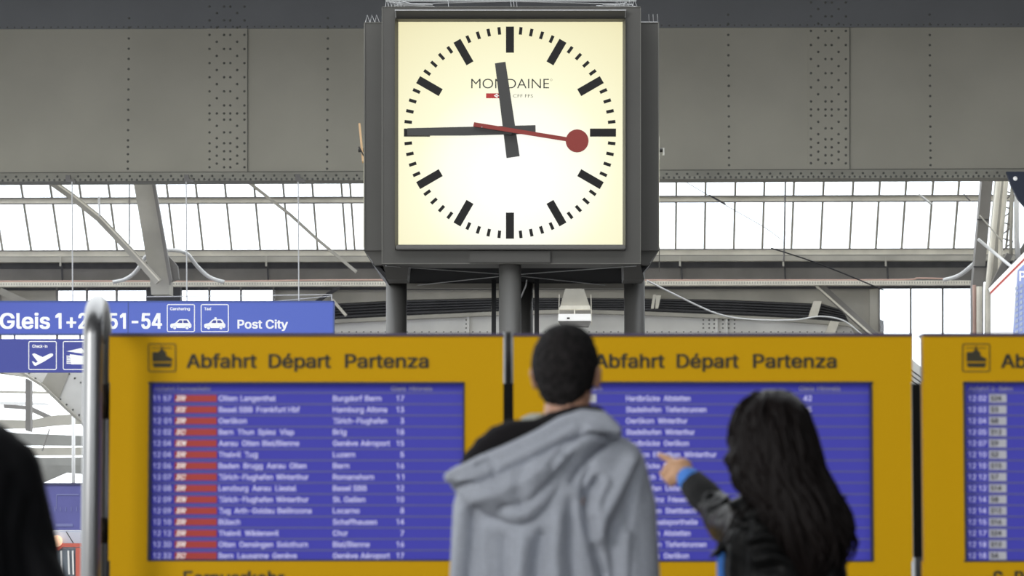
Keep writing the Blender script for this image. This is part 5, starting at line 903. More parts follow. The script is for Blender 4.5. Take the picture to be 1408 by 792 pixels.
# bird-deterrent wires on the top
bm = NB(); rng = random.Random(3)
def zig(x0, x1, yb, yt, n, Y, r=0.0035):
    for i in range(n):
        xa = x0 + (x1 - x0) * i / n; xb = x0 + (x1 - x0) * (i + 1) / n
        tube(bm, [P(xa, yb, Y), P((xa + xb) / 2 - 1, yt, Y), P(xb, yb, Y)], r, 4)
zig(502.5, 522, 31.5, 20.5, 3, Ds + .1)
for x in (892, 898, 904): tube(bm, [P(x + .6, 31, Ds + .1), P(x, 19.5, Ds + .1)], 0.0035, 4)
tube(bm, [P(502, 31.3, Ds + .1), P(525, 31.3, Ds + .1)], 0.004, 4); tube(bm, [P(881, 30.5, Ds + .1), P(905, 30.5, Ds + .1)], 0.004, 4)
zig(530, 556, 9.5, 0, 6, D1 + .1); zig(846, 876, 9, 0, 5, D1 + .1)
for k in range(9):
    a = rng.uniform(535, 556); b = rng.uniform(570, 600)
    tube(bm, [P(a, rng.uniform(1, 9), D1 + .2), P(b, rng.uniform(6, 10), D1 + .2)], 0.003, 4)
    tube(bm, [P(870 - (a - 540), rng.uniform(1, 9), D1 + .2), P(870 - (b - 545), rng.uniform(6, 10), D1 + .2)], 0.003, 4)
tube(bm, [P(530, 1.5, D1 + .3), P(875, 1.5, D1 + .3)], 0.005, 4); tube(bm, [P(545, 6, D1 + .3), P(703, 2, D1 + .3), P(860, 6, D1 + .3)], 0.004, 4)
for x in (617, 703, 707, 711): tube(bm, [P(x, 9, D1 + .2), P(x - 1, -1, D1 + .2)], 0.003, 4)
obj('bird_wire', bm, wire_steel, ck)

# ------------------------------------------------------------ yellow departure boards
BY = 10.3
def board(x0, x1, label, title_x, picto_x, scr, sub, subx, rows):
    t = thing('departure_board', tuple(P((x0 + x1) / 2, 600, BY).xy) + (0.0,), label, 'departure board', 'yellow departure boards')
    zt = P(704, 459, BY).z
    # enamel face as four strips around the screen opening
    sx0, sx1, sy0, sy1 = scr
    ylow = 1010
    for nm, r_ in (('header_panel', (x0, x1, 461.5, sy0)), ('footer_panel', (x0, x1, sy1, ylow)), ('side_panel', (x0, sx0, sy0, sy1)), ('side_panel', (sx1, x1, sy0, sy1))):
        bm = NB(); pbox(bm, *r_, BY, 0.05); obj(nm, bm, yellow, t)
    bm = NB(); pbox(bm, x0 - 0.5, x1 + 0.5, 458.2, 462, BY - 0.01, 0.13); obj('top_cap', bm, purple_cap, t)
    bm = NB(); pbox(bm, x0 + 1, x1 - 1, 462, ylow, BY + 0.056, 0.06); obj('housing', bm, mat('board_housing', (0.05, 0.045, 0.03), 0.5), t)
    for xx in (x0 + 60, x1 - 60):
        bm = NB(); x = P(xx, 900, BY).x; tube(bm, [(x, BY + .10, 0), (x, BY + .10, P(xx, ylow, BY).z + .05)], 0.04, 10); obj('leg', bm, steel, t)
    bm = NB(); pbox(bm, sx0 - 1, sx1 + 1, sy0 - 1, sy1 + 1, BY + 0.045, 0.01); scrn = obj('screen', bm, screen_blue, t)
    bm = NB()
    for a, b, c, d in ((sx0 - .5, sx1 + .5, sy0 - .5, sy0 + 2.2), (sx0 - .5, sx0 + 3, sy0, sy1), (sx1 - 1.6, sx1 + .5, sy0, sy1), (sx0 - .5, sx1 + .5, sy1 - 1.4, sy1 + .5)): pbox(bm, a, b, c, d, BY - 0.004, 0.05)
    obj('screen_surround', bm, screen_edge, t)
    e2 = BY + 0.042
    bm = NB()
    for k in range(16): 
        y = 540.2 + 15.45 * k; pbox(bm, sx0 + 3, sx1 - 2, y - .8, y + 1.0, e2, 0.002)
    obj('row_divider', bm, screen_line, scrn)
    e1 = BY - 0.003
    for s, a, b in title_x:
        bm = NB(); text(bm, s, a, b, 505.5, 18.3, e1); obj('header_lettering', bm, yellow_print, t)
    for s, a, b in subx:
        bm = NB(); text(bm, s, a, b, 804.5, 19, e1); obj('footer_lettering', bm, yellow_print, t)
    if picto_x:
        bm = NB(); px_ = picto_x
        rrect(bm, px_, px_ + 38.5, 472.5, 511.5, 3, 1.3, e1)
        # ferry / tram pictogram: cabin, deck, row of windows
        for q in ([(6, 484), (14, 484), (16, 482), (18, 480), (20, 480), (25, 485), (25, 489), (33, 493), (33, 497), (6, 497)],
                  [(6, 499), (33, 499), (31, 505), (8, 505)], [(18, 476), (20, 476), (20, 481), (18, 481)], [(5, 478), (33, 478), (33, 479), (5, 479)]):
            flat(bm, [(px_ + x, y) for x, y in q], e1)
        obj('pictogram', bm, yellow_print, t)
    for s, a, b in sub:
        bm = NB(); text(bm, s, a, b, 537, 6, e2); obj('column_heading', bm, mat('screen_heading', (0.46, 0.44, 0.60), 0.6), scrn)
    for k, cells in enumerate(rows):
        base = 551.3 + 15.45 * k
        for s, a, wd in cells['t']:
            bm = NB(); text(bm, s, a, a + wd, base, 7.2, e2); obj('departure_text', bm, screen_white, scrn)
        if 'red' in cells:
            a, s = cells['red']
            bm = NB(); pbox(bm, a, a + 58, base - 8.2, base + 1.2, e2 - .002, 0.004); bd = obj('category_badge', bm, screen_red, scrn)
            bm = NB(); text(bm, s, a + 2, a + 14, base - .3, 6.6, e2 - .004, 0.04, 2, slant=0.3); obj('badge_lettering', bm, sign_white, bd)
        if 'grey' in cells:
            a, s = cells['grey']
            bm = NB(); pbox(bm, a, a + 24, base - 9, base + 2, e2 - .002, 0.004); bd = obj('category_badge', bm, screen_grey, scrn)
            bm = NB(); text(bm, s, a + 2.5, a + 4 + 4.2 * len(s), base - .6, 6.4, e2 - .004, 0.04, 2); obj('badge_lettering', bm, screen_edge, bd)
    return t
data1 = [('11 57', 'IR', ['Olten', 301, 25], ['Langenthal', 331, 48], ['Burgdorf', 458, 40], ['Bern', 502, 22], '17'),
 ('12 00', 'ICE', ['Basel SBB', 301, 46], ['Frankfurt Hbf', 353, 59], ['Hamburg', 458, 42], ['Altona', 504, 28], '13'),
 ('12 01', 'IR', ['Oerlikon', 301, 38], None, ['Zürich-Flughafen', 458, 74], None, '3'),
 ('12 02', 'IC', ['Bern  Thun', 301, 48], ['Spiez  Visp', 355, 49], ['Brig', 458, 18], None, '18'),
 ('12 04', 'ICN', ['Aarau  Olten', 301, 55], ['Biel/Bienne', 361, 50], ['Genève', 458, 34], ['Aéroport', 496, 40], '15'),
 ('12 04', 'IR', ['Thalwil', 301, 30], ['Zug', 336, 18], ['Luzern', 458, 30], None, '5'),
 ('12 06', 'IR', ['Baden  Brugg', 301, 60], ['Aarau  Olten', 367, 54], ['Bern', 458, 22], None, '16'),
 ('12 07', 'IC', ['Zürich-Flughafen', 301, 74], ['Winterthur', 380, 44], ['Romanshorn', 458, 56], None, '11'),
 ('12 08', 'IR', ['Lenzburg', 301, 40], ['Aarau  Liestal', 347, 60], ['Basel SBB', 458, 46], None, '12'),
 ('12 09', 'ICN', ['Zürich-Flughafen', 301, 74], ['Winterthur', 380, 44], ['St. Gallen', 458, 44], None, '10'),
 ('12 09', 'IR', ['Zug  Arth-Goldau', 301, 76], ['Bellinzona', 382, 46], ['Locarno', 458, 36], None, '8'),
 ('12 10', 'IR', ['Bülach', 301, 29], None, ['Schaffhausen', 458, 60], None, '14'),
 ('12 12', 'IR', ['Thalwil', 301, 30], ['Wädenswil', 337, 46], ['Chur', 458, 20], None, '7'),
 ('12 30', 'IR', ['Olten  Oensingen', 301, 74], ['Solothurn', 381, 42], ['Biel/Bienne', 458, 50], None, '16'),
 ('12 32', 'IC', ['Bern  Lausanne', 301, 68], ['Genève', 375, 33], ['Genève', 458, 34], ['Aéroport', 496, 40], '17')]
rows1 = []
for tm, cat_, *r_ in data1:
    cells = [(tm, 211, 24)] + [(q[0], q[1], q[2]) for q in r_[:4] if q]
    tr = r_[4]; cells.append((tr, 556 - 5.2 * len(tr), 5.2 * len(tr) - .6))
    rows1.append({'t': cells, 'red': (240, cat_)})
T = lambda o: [('Abfahrt', 257 + o, 352 + o), ('Départ', 370 + o, 454 + o), ('Partenza', 475 + o, 588.5 + o)]
board(150, 692, 'left yellow departure board with red badges on its blue screen', T(0), 203.5, (204, 638, 525.5, 771),
      [('Abfahrt Fernverkehr', 212, 290), ('Gleis', 538, 558), ('Hinweis', 563, 594)], [('Fernverkehr', 253, 390)], rows1)
names2 = [('Hardbrücke', 46, 'Altstetten', 36), ('Stadelhofen', 48, 'Tiefenbrunnen', 56), ('Oerlikon', 38, 'Winterthur', 40), ('Stadelhofen', 48, 'Winterthur', 40),
          ('Hardbrücke', 46, 'Oerlikon', 34), ('Oerlikon  Effretikon', 74, 'Winterthur', 44), ('Hardbrücke', 46, 'Dietikon', 36), ('Stettbach', 40, 'Schaffhausen', 60),
          ('Stadelhofen', 48, 'Uster', 24), ('Selnau  Binz', 52, 'Friesenberg', 42), ('Hardbrücken', 48, 'Stettbach', 42), ('Selnau  Saalsporthalle', 98, '', 0),
          ('Wipkingen', 46, 'Altstetten', 36), ('Stadelhofen', 48, 'Tiefenbrunnen', 56), ('Wipkingen', 46, 'Oerlikon', 34)]
rows2 = []
for k, (a, wa, b, wb_) in enumerate(names2):
    c = [('12 %02d' % (2 + k), 767, 24), (a, 861, wa)]
    if b: c.append((b, 861 + wa + 6, wb_))
    c.append((['42', '3', '21', '23', '41', '4', '44', '22', '24', '2', '23', '1', '42', '21', '5'][k], 1105, 11))
    rows2.append({'t': c, 'grey': (796, ['S3', 'S6', 'S8', 'S12', 'S9', 'S2', 'S5', 'S16', 'S7', 'S10', 'S14', 'S4', 'S3', 'S6', 'S8'][k])})
board(706, 1254, 'middle yellow departure board behind the man and the woman', T(561), 764, (761, 1200, 525, 772),
      [('Abfahrt S-Bahn', 768, 828), ('Gleis', 1099, 1119), ('Hinweis', 1124, 1155)], [('S-Bahn', 820, 900)], rows2)
rows3 = []
tm3 = ['12 02', '12 03', '12 04', '12 05', '12 07', '12 10', '12 10', '12 12', '12 12', '12 14', '12 14', '12 15', '12 17', '12 18', '12 18']
ct3 = ['S24', 'S3', 'S8', 'S12', 'S9', 'S2', 'S15', 'S7', 'S14', 'S8', 'S12', 'S16', 'S24', 'S12', 'S4']
for k in range(15):
    rows3.append({'t': [(tm3[k], 1332, 24), (names2[(k + 4) % 15][0], 1423, 46)], 'grey': (1360, ct3[k])})
board(1270, 1815, 'right yellow departure board, cut off by the edge of the picture', T(1120), 1323, (1326, 1762, 525, 772),
      [('Abfahrt S-Bahn', 1332, 1392)], [('S-Bahn', 1366, 1446)], rows3)
# connectors in the gaps between boards
def gap(xa, xb, label, upper):
    t = thing('board_connector', tuple(P((xa + xb) / 2, 600, BY + .35).xy) + (0.0,), label, 'post')
    x = P((xa + xb) / 2, 600, BY + .35).x
    if upper:
        bm = NB(); tube(bm, [(x, BY + .35, 0), (x, BY + .35, P(700, 457, BY + .35).z)], 0.022, 14); obj('steel_post', bm, steel, t, True)
        bm = NB(); bar(bm, (x, BY + .27, P(700, 766, BY + .27).z), (x, BY + .27, P(700, 528, BY + .27).z), 0.075, 0.08); obj('black_channel', bm, black_metal, t)
    else:
        bm = NB(); bar(bm, (x, BY + .27, P(700, 766, BY + .27).z), (x, BY + .27, P(700, 528, BY + .27).z), 0.075, 0.08); obj('black_channel', bm, black_metal, t)
        bm = NB(); tube(bm, [(x - .003, BY + .35, 0), (x - .003, BY + .35, P(700, 760, BY + .35).z)], 0.026, 14); obj('steel_post', bm, steel, t, True)
gap(692, 706, 'steel post with black channel between the left and middle departure boards', True)
gap(1255, 1270, 'black channel between the middle and right departure boards', False)
# steel handrail hoop at the left
hr = thing('steel_handrail', tuple(P(125, 700, BY + .05).xy) + (0.0,), 'tall brushed steel hoop handrail left of the departure boards', 'handrail')
xa = P(126.5, 600, BY - .25).x; xb = P(142.5, 600, BY + .45).x
zt = P(130, 398, BY - .1).z - 0.01; ya, yb = BY - .25, BY + .4
bm = NB(); pts = [Vector((xa, ya, 0)), Vector((xa, ya, 1.0)), Vector((xa, ya, zt - .16))]
n = 14
cyy, czz, ry_, rz_ = (ya + yb) / 2, zt - .16, (yb - ya) / 2, .125
for k in range(1, n): 
    a = math.pi * k / n; pts.append(Vector((xa + (xb - xa) * (1 - math.cos(a)) / 2, cyy - ry_ * math.cos(a), czz + rz_ * math.sin(a))))
pts += [Vector((xb, yb, zt - .16)), Vector((xb, yb, 1.0)), Vector((xb, yb, 0))]
tube(bm, pts, 0.0345, 24); obj('hoop', bm, steel, hr, True)
x = P(141, 600, BY + .15).x
bm = NB(); tube(bm, [(x + .004, BY + .12, P(141, 575, BY).z), (x + .004, BY + .12, P(141, 527, BY).z)], 0.03, 14)
tube(bm, [(x + .004, BY + .12, P(141, 748, BY).z), (x + .004, BY + .12, P(141, 712, BY).z)], 0.03, 14)
tube(bm, [(x + .024, BY + .2, 0.9), (x + .024, BY + .2, P(141, 530, BY).z)], 0.018, 10); obj('clamp', bm, black_metal, hr, True)
bm = NB(); tube(bm, [(x - .005, BY + .05, 0), (x - .005, BY + .05, P(141, 533, BY).z), (x - .005, BY + .05, P(141, 527, BY).z)], [0.014, 0.014, 0.006], 12); obj('inner_tube', bm, steel, hr, True)
bm = NB(); box(bm, (xa - .08, ya - .06, 0), (xb + .08, yb + .08, 0.02)); obj('foot_plate', bm, steel, hr)
# ------------------------------------------------------------ people
def ell(bm, c, r, rot=None, u=24, v=16):
    M = Matrix.Translation(Vector(c)) @ (rot.to_4x4() if rot else Matrix.Identity(4)) @ Matrix.Diagonal((*r, 1))
    bmesh.ops.create_uvsphere(bm, u_segments=u, v_segments=v, radius=1, matrix=M)
def limb(bm, pts, rad, seg=14):
    pts = [Vector(p) for p in pts]
    tube(bm, pts, list(rad), seg)
    for p, r in zip(pts, rad): ell(bm, p, (r, r, r), None, 12, 8)
def loft(bm, rings, seg=36, p=2.3):
    """rings: (centre, rx, ry, yaw) stacked bottom to top; superelliptic sections"""
    R_ = []
    for c, rx, ry, yw in rings:
        row = []
        for k in range(seg):
            a = 2 * math.pi * k / seg; ca, sa = math.cos(a), math.sin(a)
            x = rx * math.copysign(abs(ca) ** (2 / p), ca); y = ry * math.copysign(abs(sa) ** (2 / p), sa)
            row.append(bm.verts.new((c[0] + x * math.cos(yw) - y * math.sin(yw), c[1] + x * math.sin(yw) + y * math.cos(yw), c[2])))
        R_.append(row)
    for i in range(len(R_) - 1):
        for k in range(seg): bm.faces.new((R_[i][k], R_[i][(k + 1) % seg], R_[i + 1][(k + 1) % seg], R_[i + 1][k]))
    bm.faces.new(R_[0][::-1]); bm.faces.new(R_[-1])
def seg_dist(pt, poly, closed=False):
    """numpy distance from points (n,2) to a polyline"""
    pt = np.asarray(pt, float); best = np.full(len(pt), 1e9)
    q = list(poly) + ([poly[0]] if closed else [])
    for a, b in zip(q[:-1], q[1:]):
        a = np.array(a, float); b = np.array(b, float); ab = b - a
        t = np.clip(((pt - a) @ ab) / max(1e-9, ab @ ab), 0, 1)
        best = np.minimum(best, np.hypot(*(pt - (a + t[:, None] * ab)).T))
    return best
def inside(pt, poly):
    pt = np.asarray(pt, float); x, y = pt.T; r = np.zeros(len(pt), bool); n = len(poly); j = n - 1
    for i in range(n):
        xi, yi = poly[i]; xj, yj = poly[j]
        c = ((yi > y) != (yj > y)) & (x < (xj - xi) * (y - yi) / ((yj - yi) if yj != yi else 1e-9) + xi)
        r ^= c; j = i
    return r
def pillow(bm, poly, Y, front, back, edge, step=4.0):
    """cushion-like solid with the given outline, Y may be a function of (px,py)"""
    Yf = Y if callable(Y) else (lambda a, b: Y)
    xs = [p[0] for p in poly]; ys = [p[1] for p in poly]
    nx = int((max(xs) - min(xs)) / step) + 2; ny = int((max(ys) - min(ys)) / step) + 2
    x0, y0 = min(xs) - step / 2, min(ys) - step / 2
    cells = [(i, j) for i in range(nx) for j in range(ny)]
    cc = np.array([(x0 + (i + .5) * step, y0 + (j + .5) * step) for i, j in cells])
    ok = inside(cc, poly); keep = {c for c, o in zip(cells, ok) if o}
    vid = {}
    nodes = sorted({(i + a, j + b) for i, j in keep for a in (0, 1) for b in (0, 1)})
    pts = np.array([(x0 + i * step, y0 + j * step) for i, j in nodes])
    d = seg_dist(pts, poly, True) * inside(pts, poly)
    for (n, (x, y), dd) in zip(nodes, pts, d):
        s = min(1, dd / edge); s = math.sqrt(max(0, 1 - (1 - s) ** 2)); yy = Yf(x, y)
        vid[n] = (bm.verts.new(P(x, y, yy - front * s - .004)), bm.verts.new(P(x, y, yy + back * s + .004)))
    for i, j in keep:
        q = [(i, j), (i + 1, j), (i + 1, j + 1), (i, j + 1)]
        bm.faces.new([vid[n][0] for n in q]); bm.faces.new([vid[n][1] for n in q[::-1]])
        for a, b, nb in ((q[0], q[1], (i, j - 1)), (q[1], q[2], (i + 1, j)), (q[2], q[3], (i, j + 1)), (q[3], q[0], (i - 1, j))):
            if nb not in keep: bm.faces.new((vid[b][0], vid[a][0], vid[a][1], vid[b][1]))
def project(co):
    x, y, z = co[:, 0], co[:, 1], co[:, 2] - EYE
    f = y * ct + z * st; u = x / f; v = (-y * st + z * ct) / f
    return np.stack([704 + u * F, 396 - v * F], 1)
def fuse(name, bm, m, parent, voxel=0.008, smooth=6, folds=(), noise=0.0, nscale=30.0, clip=None):
    """voxel-fuse overlapping solids into one continuous skin, relax it and press folds into it"""
    me = bpy.data.meshes.new('src'); bm.to_mesh(me); bm.free()
    o = bpy.data.objects.new('src', me); COL.objects.link(o)
    r = o.modifiers.new('r', 'REMESH'); r.mode = 'VOXEL'; r.voxel_size = voxel; r.use_smooth_shade = True
    if smooth:
        s = o.modifiers.new('s', 'SMOOTH'); s.iterations = smooth; s.factor = 0.5
    dg = bpy.context.evaluated_depsgraph_get(); dg.update()
    out = bpy.data.meshes.new_from_object(o.evaluated_get(dg)); out.name = name
    bpy.data.objects.remove(o); bpy.data.meshes.remove(me)
    n = len(out.vertices); co = np.empty(n * 3, dtype=np.float32); out.vertices.foreach_get('co', co); co = co.reshape(-1, 3)
    nr = np.empty(n * 3, dtype=np.float32); out.vertex_normals.foreach_get('vector', nr); nr = nr.reshape(-1, 3)
    off = np.zeros(n)
    if folds:
        pp = project(co); facing = np.clip(-nr[:, 1] * 2.5, 0, 1)
        for poly, wd, amp in folds:
            off += amp * np.exp(-(seg_dist(pp, poly) / wd) ** 2) * facing
    if noise:
        a = co * nscale
        off += noise * (np.sin(a[:, 0] * 1.3 + np.sin(a[:, 2] * 1.1) * 2) * np.sin(a[:, 2] * .9 + np.sin(a[:, 1] * 1.7) * 2) + .5 * np.sin(a[:, 0] * 2.9 + a[:, 1] * 2.3 + a[:, 2] * 2.1))
    co = co + nr * off[:, None].astype(np.float32)
    out.vertices.foreach_set('co', co.ravel().astype(np.float32)); out.update()
    for p in out.polygons: p.use_smooth = True
    return link_mesh(name, out, m, parent)
def hand(bm, wrist, fwd, up, side, curls, s=1.0, thumb=(0.3, 0.5), spread=0.06, clen=None):
    """palm and five fingers; fwd along the palm, up = back of the hand, side = toward the thumb"""
    fwd, up = Vector(fwd).normalized(), Vector(up); up = (up - fwd * up.dot(fwd)).normalized(); sd = fwd.cross(up) * side
    w_ = Vector(wrist)
    M = Matrix((sd, fwd, up)).transposed()
    ell(bm, w_ + fwd * 0.045 * s, (0.040 * s, 0.052 * s, 0.016 * s), M)
    limb(bm, [w_ - fwd * 0.02, w_ + fwd * 0.02 * s], [0.026 * s, 0.026 * s])
    base = [0.028, 0.010, -0.009, -0.027]; ln = [0.072, 0.080, 0.074, 0.058]; rd = [0.0088, 0.0090, 0.0085, 0.0075]
    for i in range(4):
        p = w_ + sd * base[i] * s + fwd * (0.082 - 0.004 * abs(i - 1)) * s
        ang = 0; pts = [p - fwd * 0.03 * s, p]
        d0 = (fwd + sd * spread * (1.5 - i)).normalized()
        for k, fr in enumerate((0.45, 0.30, 0.25)):
            ang += curls[i] * (0.9, 1.1, 0.8)[k]
            d = d0 * math.cos(ang) - up * math.sin(ang)
            pts.append(pts[-1] + d * ln[i] * fr * s)
        r = rd[i] * s
        limb(bm, pts, [r * 1.15, r * 1.12, r, r * .93, r * .8], 10)
    p = w_ + sd * 0.026 * s + fwd * 0.012 * s
    d1_ = (sd * 0.75 + fwd * 0.65 - up * thumb[0]).normalized(); d2_ = (sd * (0.5 - thumb[1]) + fwd * 0.9 - up * thumb[1]).normalized()
    limb(bm, [p, p + d1_ * 0.038 * s, p + d1_ * 0.038 * s + d2_ * 0.034 * s, p + d1_ * 0.038 * s + d2_ * 0.058 * s], [0.016 * s, 0.0115 * s, 0.0105 * s, 0.0082 * s], 10)
def head(bm, c, yaw, s=1.0, pitch=0.0):
    """c = centre of the skull; the face looks along +Y rotated by yaw"""
    M = Matrix.Rotation(yaw, 3, 'Z') @ Matrix.Rotation(pitch, 3, 'X'); c = Vector(c)
    q = lambda x, y, z: c + M @ (Vector((x, y, z)) * s)
    e = lambda x, y, z, a, b, d: ell(bm, q(x, y, z), (a * s, b * s, d * s), M)
    e(0, -.008, .012, .074, .094, .098)
    e(0, .030, -.045, .058, .062, .070)         # face
    e(0, .050, -.098, .034, .034, .022)         # chin
    e(0, .020, -.080, .056, .050, .030)         # jaw
    e(0, .082, .020, .046, .014, .014)          # brow
    for k in (-1, 1):
        e(k * .034, .072, -.022, .018, .018, .014)   # cheek
        e(k * .030, .078, .004, .0125, .0125, .0115)  # eye ball
        e(k * .080, -.004, -.012, .010, .018, .031)  # ear
        e(k * .085, -.012, .000, .008, .016, .018)
    limb(bm, [q(0, .088, .010), q(0, .106, -.030)], [.008 * s, .0115 * s], 10)    # nose
    e(0, .100, -.034, .016, .010, .008)
    e(0, .086, -.060, .024, .010, .006); e(0, .085, -.070, .020, .010, .007)      # lips
    return q, M

skin_tan = mat('skin_tan', (0.42, 0.22, 0.14), 0.5, var=0.06, vscale=25)
skin_warm = mat('skin_warm', (0.60, 0.34, 0.19), 0.5, var=0.06, vscale=25)
hair_short = mat('short_black_hair', (0.014, 0.012, 0.012), 0.75, spec=0.2, bump=1.0, bscale=180, var=0.6, vscale=70)
hair_long = mat('long_dark_hair', (0.008, 0.0055, 0.005), 0.5, spec=0.12, bump=0.3, bscale=400, stretch=(1, 1, 0.08))
fleece = mat('grey_fleece', (0.38, 0.40, 0.45), 0.95, spec=0.15, var=0.10, vscale=160, bump=0.35, bscale=500)
lining_mat = mat('black_lining', (0.013, 0.012, 0.013), 0.95, spec=0.1, bump=0.3, bscale=300)
collar_mat = mat('beige_collar', (0.36, 0.37, 0.33), 0.9, spec=0.2)
leather = mat('black_leather', (0.005, 0.005, 0.005), 0.42, spec=0.11, bump=0.5, bscale=90)
knit_cuff = mat('black_knit', (0.008, 0.008, 0.008), 0.9, bump=0.5, bscale=300)
blue_cloth = mat('bright_blue_cloth', (0.05, 0.20, 0.62), 0.8)
black_cloth = mat('black_cloth', (0.006, 0.006, 0.007), 0.9, spec=0.15, bump=0.2, bscale=200)
denim = mat('dark_denim', (0.03, 0.04, 0.08), 0.9, bump=0.3, bscale=300)
shoe_m = mat('dark_shoe', (0.02, 0.02, 0.02), 0.5)

def lower_body(root, x, Y, hipz, hw, leg_m, toe=Vector((0, 1, 0)), sc=1.0, name='trousers'):
    """skin legs for the body mesh are returned as a list of limbs; trousers and shoes are made here"""
    bm = NB()
    limb(bm, [(x - hw * .35, Y, hipz), (x + hw * .35, Y, hipz)], [.115 * sc, .115 * sc])
    limbs = []
    for k in (-1, 1):
        hx = x + k * hw * .5
        pts = [(hx, Y, hipz), (hx + k * .01, Y + .01, hipz * .53), (hx + k * .015, Y - .01, .11)]
        limb(bm, pts, [.095 * sc, .072 * sc, .062 * sc]); limbs.append(pts)
    fuse(name, bm, leg_m, root, .015, 4)
    for k, pts in zip((-1, 1), limbs):
        bm = NB(); a = Vector((pts[2][0], pts[2][1], 0))
        ell(bm, a + toe * .075 + Vector((0, 0, .04)), (.046, .085, .038), Matrix.Rotation(math.atan2(-toe.x, toe.y), 3, 'Z'))
        ell(bm, a - toe * .02 + Vector((0, 0, .05)), (.042, .055, .05)); limb(bm, [a + Vector((0, 0, .05)), a + Vector((0, 0, .12))], [.045, .045])
        box(bm, (a.x - .03, a.y - .05, 0.0), (a.x + .03, a.y + .1, .02))
        fuse('shoe', bm, shoe_m, root, .012, 3)
    return limbs

# ---- the man in the grey hooded jacket
MY = 7.3
man = thing('person', (P(766, 700, MY).x, MY, 0), 'man with short black hair seen from behind in a grey hooded fleece jacket', 'person')
m_ = lambda px, py, dy=0.0: P(px, py, MY + dy)
bm = NB()
hc = m_(779, 513, .02)
head(bm, hc, R(-14), 1.0)
limb(bm, [m_(781, 545, .0), m_(778, 585, -.01), m_(770, 620, 0)], [.056, .060, .075])
zc_ = lambda py: m_(766, py).z
mx = m_(766, 700).x
loft(bm, [((mx, MY, z), rx, ry, 0) for z, rx, ry in ((.90, .15, .10), (1.0, .15, .10), (1.15, .15, .10), (zc_(680), .15, .10), (zc_(640), .15, .08), (zc_(615), .11, .06), (zc_(600), .07, .05))])
armR = [m_(852, 642, 0), m_(869, 792, -.02), m_(862, 905, .16)]; armL = [m_(668, 650, 0), m_(655, 792, -.02), m_(668, 905, .16)]
for A in (armR, armL): limb(bm, [A[0] + Vector((0, .015, 0)), A[1], A[2]], [.036, .036, .030])
legs = lower_body(man, mx, MY + .01, .93, .2, denim)
for l in legs: limb(bm, [l[0], l[1], (l[2][0], l[2][1], .06)], [.075, .052, .036])
for A, sd_ in ((armR, -1), (armL, 1)):
    f_ = (A[2] - A[1]).normalized(); hand(bm, A[2] + f_ * .01, f_, Vector((-sd_, 0, .2)), 1 if sd_ > 0 else -1, [.35, .4, .45, .5])
fuse('body', bm, skin_tan, man, .0055, 2)
# short hair
bm = NB()
Mh = Matrix.Rotation(R(-14), 3, 'Z')
q = lambda x, y, z: hc + Mh @ Vector((x, y, z))
ell(bm, q(0, -.014, .022), (.084, .104, .100), Mh, 32, 24)
ell(bm, q(0, -.010, .058), (.074, .088, .066), Mh)
ell(bm, q(0, -.045, -.026), (.064, .060, .066), Mh)
ell(bm, q(.004, -.048, -.062), (.043, .040, .040), Mh)
for k in (-1, 1): ell(bm, q(k * .074, .024, -.002), (.006, .010, .022), Mh)
fuse('hair', bm, hair_short, man, .005, 1, noise=.0022, nscale=210)
# jacket body and sleeves
bm = NB()
rings = []
for py, cx_, hw, ry in ((960, 764, 118, .145), (900, 764, 120, .15), (792, 765, 116, .15), (730, 766, 114, .15), (690, 766, 112, .145), (655, 768, 112, .135), (632, 770, 108, .12), (612, 773, 92, .105), (598, 776, 74, .09), (586, 779, 55, .075)):
    c = m_(cx_, py); rings.append(((c.x, MY, c.z), hw / 548, ry, 0))
loft(bm, rings, 40, 2.2)
limb(bm, [m_(846, 642, .0), m_(862, 700, -.01), m_(868, 792, -.02), m_(872, 830, -.01), m_(866, 905, .15)], [.078, .076, .073, .070, .05])
limb(bm, [m_(676, 650, .0), m_(660, 700, -.01), m_(655, 792, -.02), m_(652, 830, -.01), m_(662, 905, .15)], [.072, .070, .068, .066, .05])
folds = [([(846, 596), (818, 616), (800, 636), (788, 660)], 6, -.010),
         ([(822, 660), (808, 684), (807, 706), (814, 735), (830, 790)], 7, -.015),
         ([(812, 640), (803, 662), (806, 690)], 5, -.008),
         ([(866, 634), (846, 676), (826, 716), (821, 742)], 9, .011),
         ([(832, 664), (822, 684), (817, 706)], 6, .008),
         ([(880, 650), (872, 690), (868, 740), (872, 792)], 9, .004),
         ([(846, 720), (842, 755), (848, 800)], 7, -.006), ([(858, 735), (858, 800)], 7, .006),
         ([(650, 700), (648, 740), (642, 800)], 7, -.010), ([(636, 705), (632, 760), (628, 800)], 7, .006),
         ([(672, 728), (668, 760), (672, 800)], 8, .008), ([(690, 740), (692, 800)], 6, -.007),
         ([(745, 735), (738, 770), (736, 800)], 8, -.011), ([(722, 742), (716, 800)], 8, .008), ([(768, 710), (764, 760), (766, 800)], 9, .009),
         ([(786, 690), (786, 740), (790, 800)], 7, -.008)]
fuse('hooded_jacket', bm, fleece, man, .0075, 7, [(a, b, c * 2.2) for a, b, c in folds])
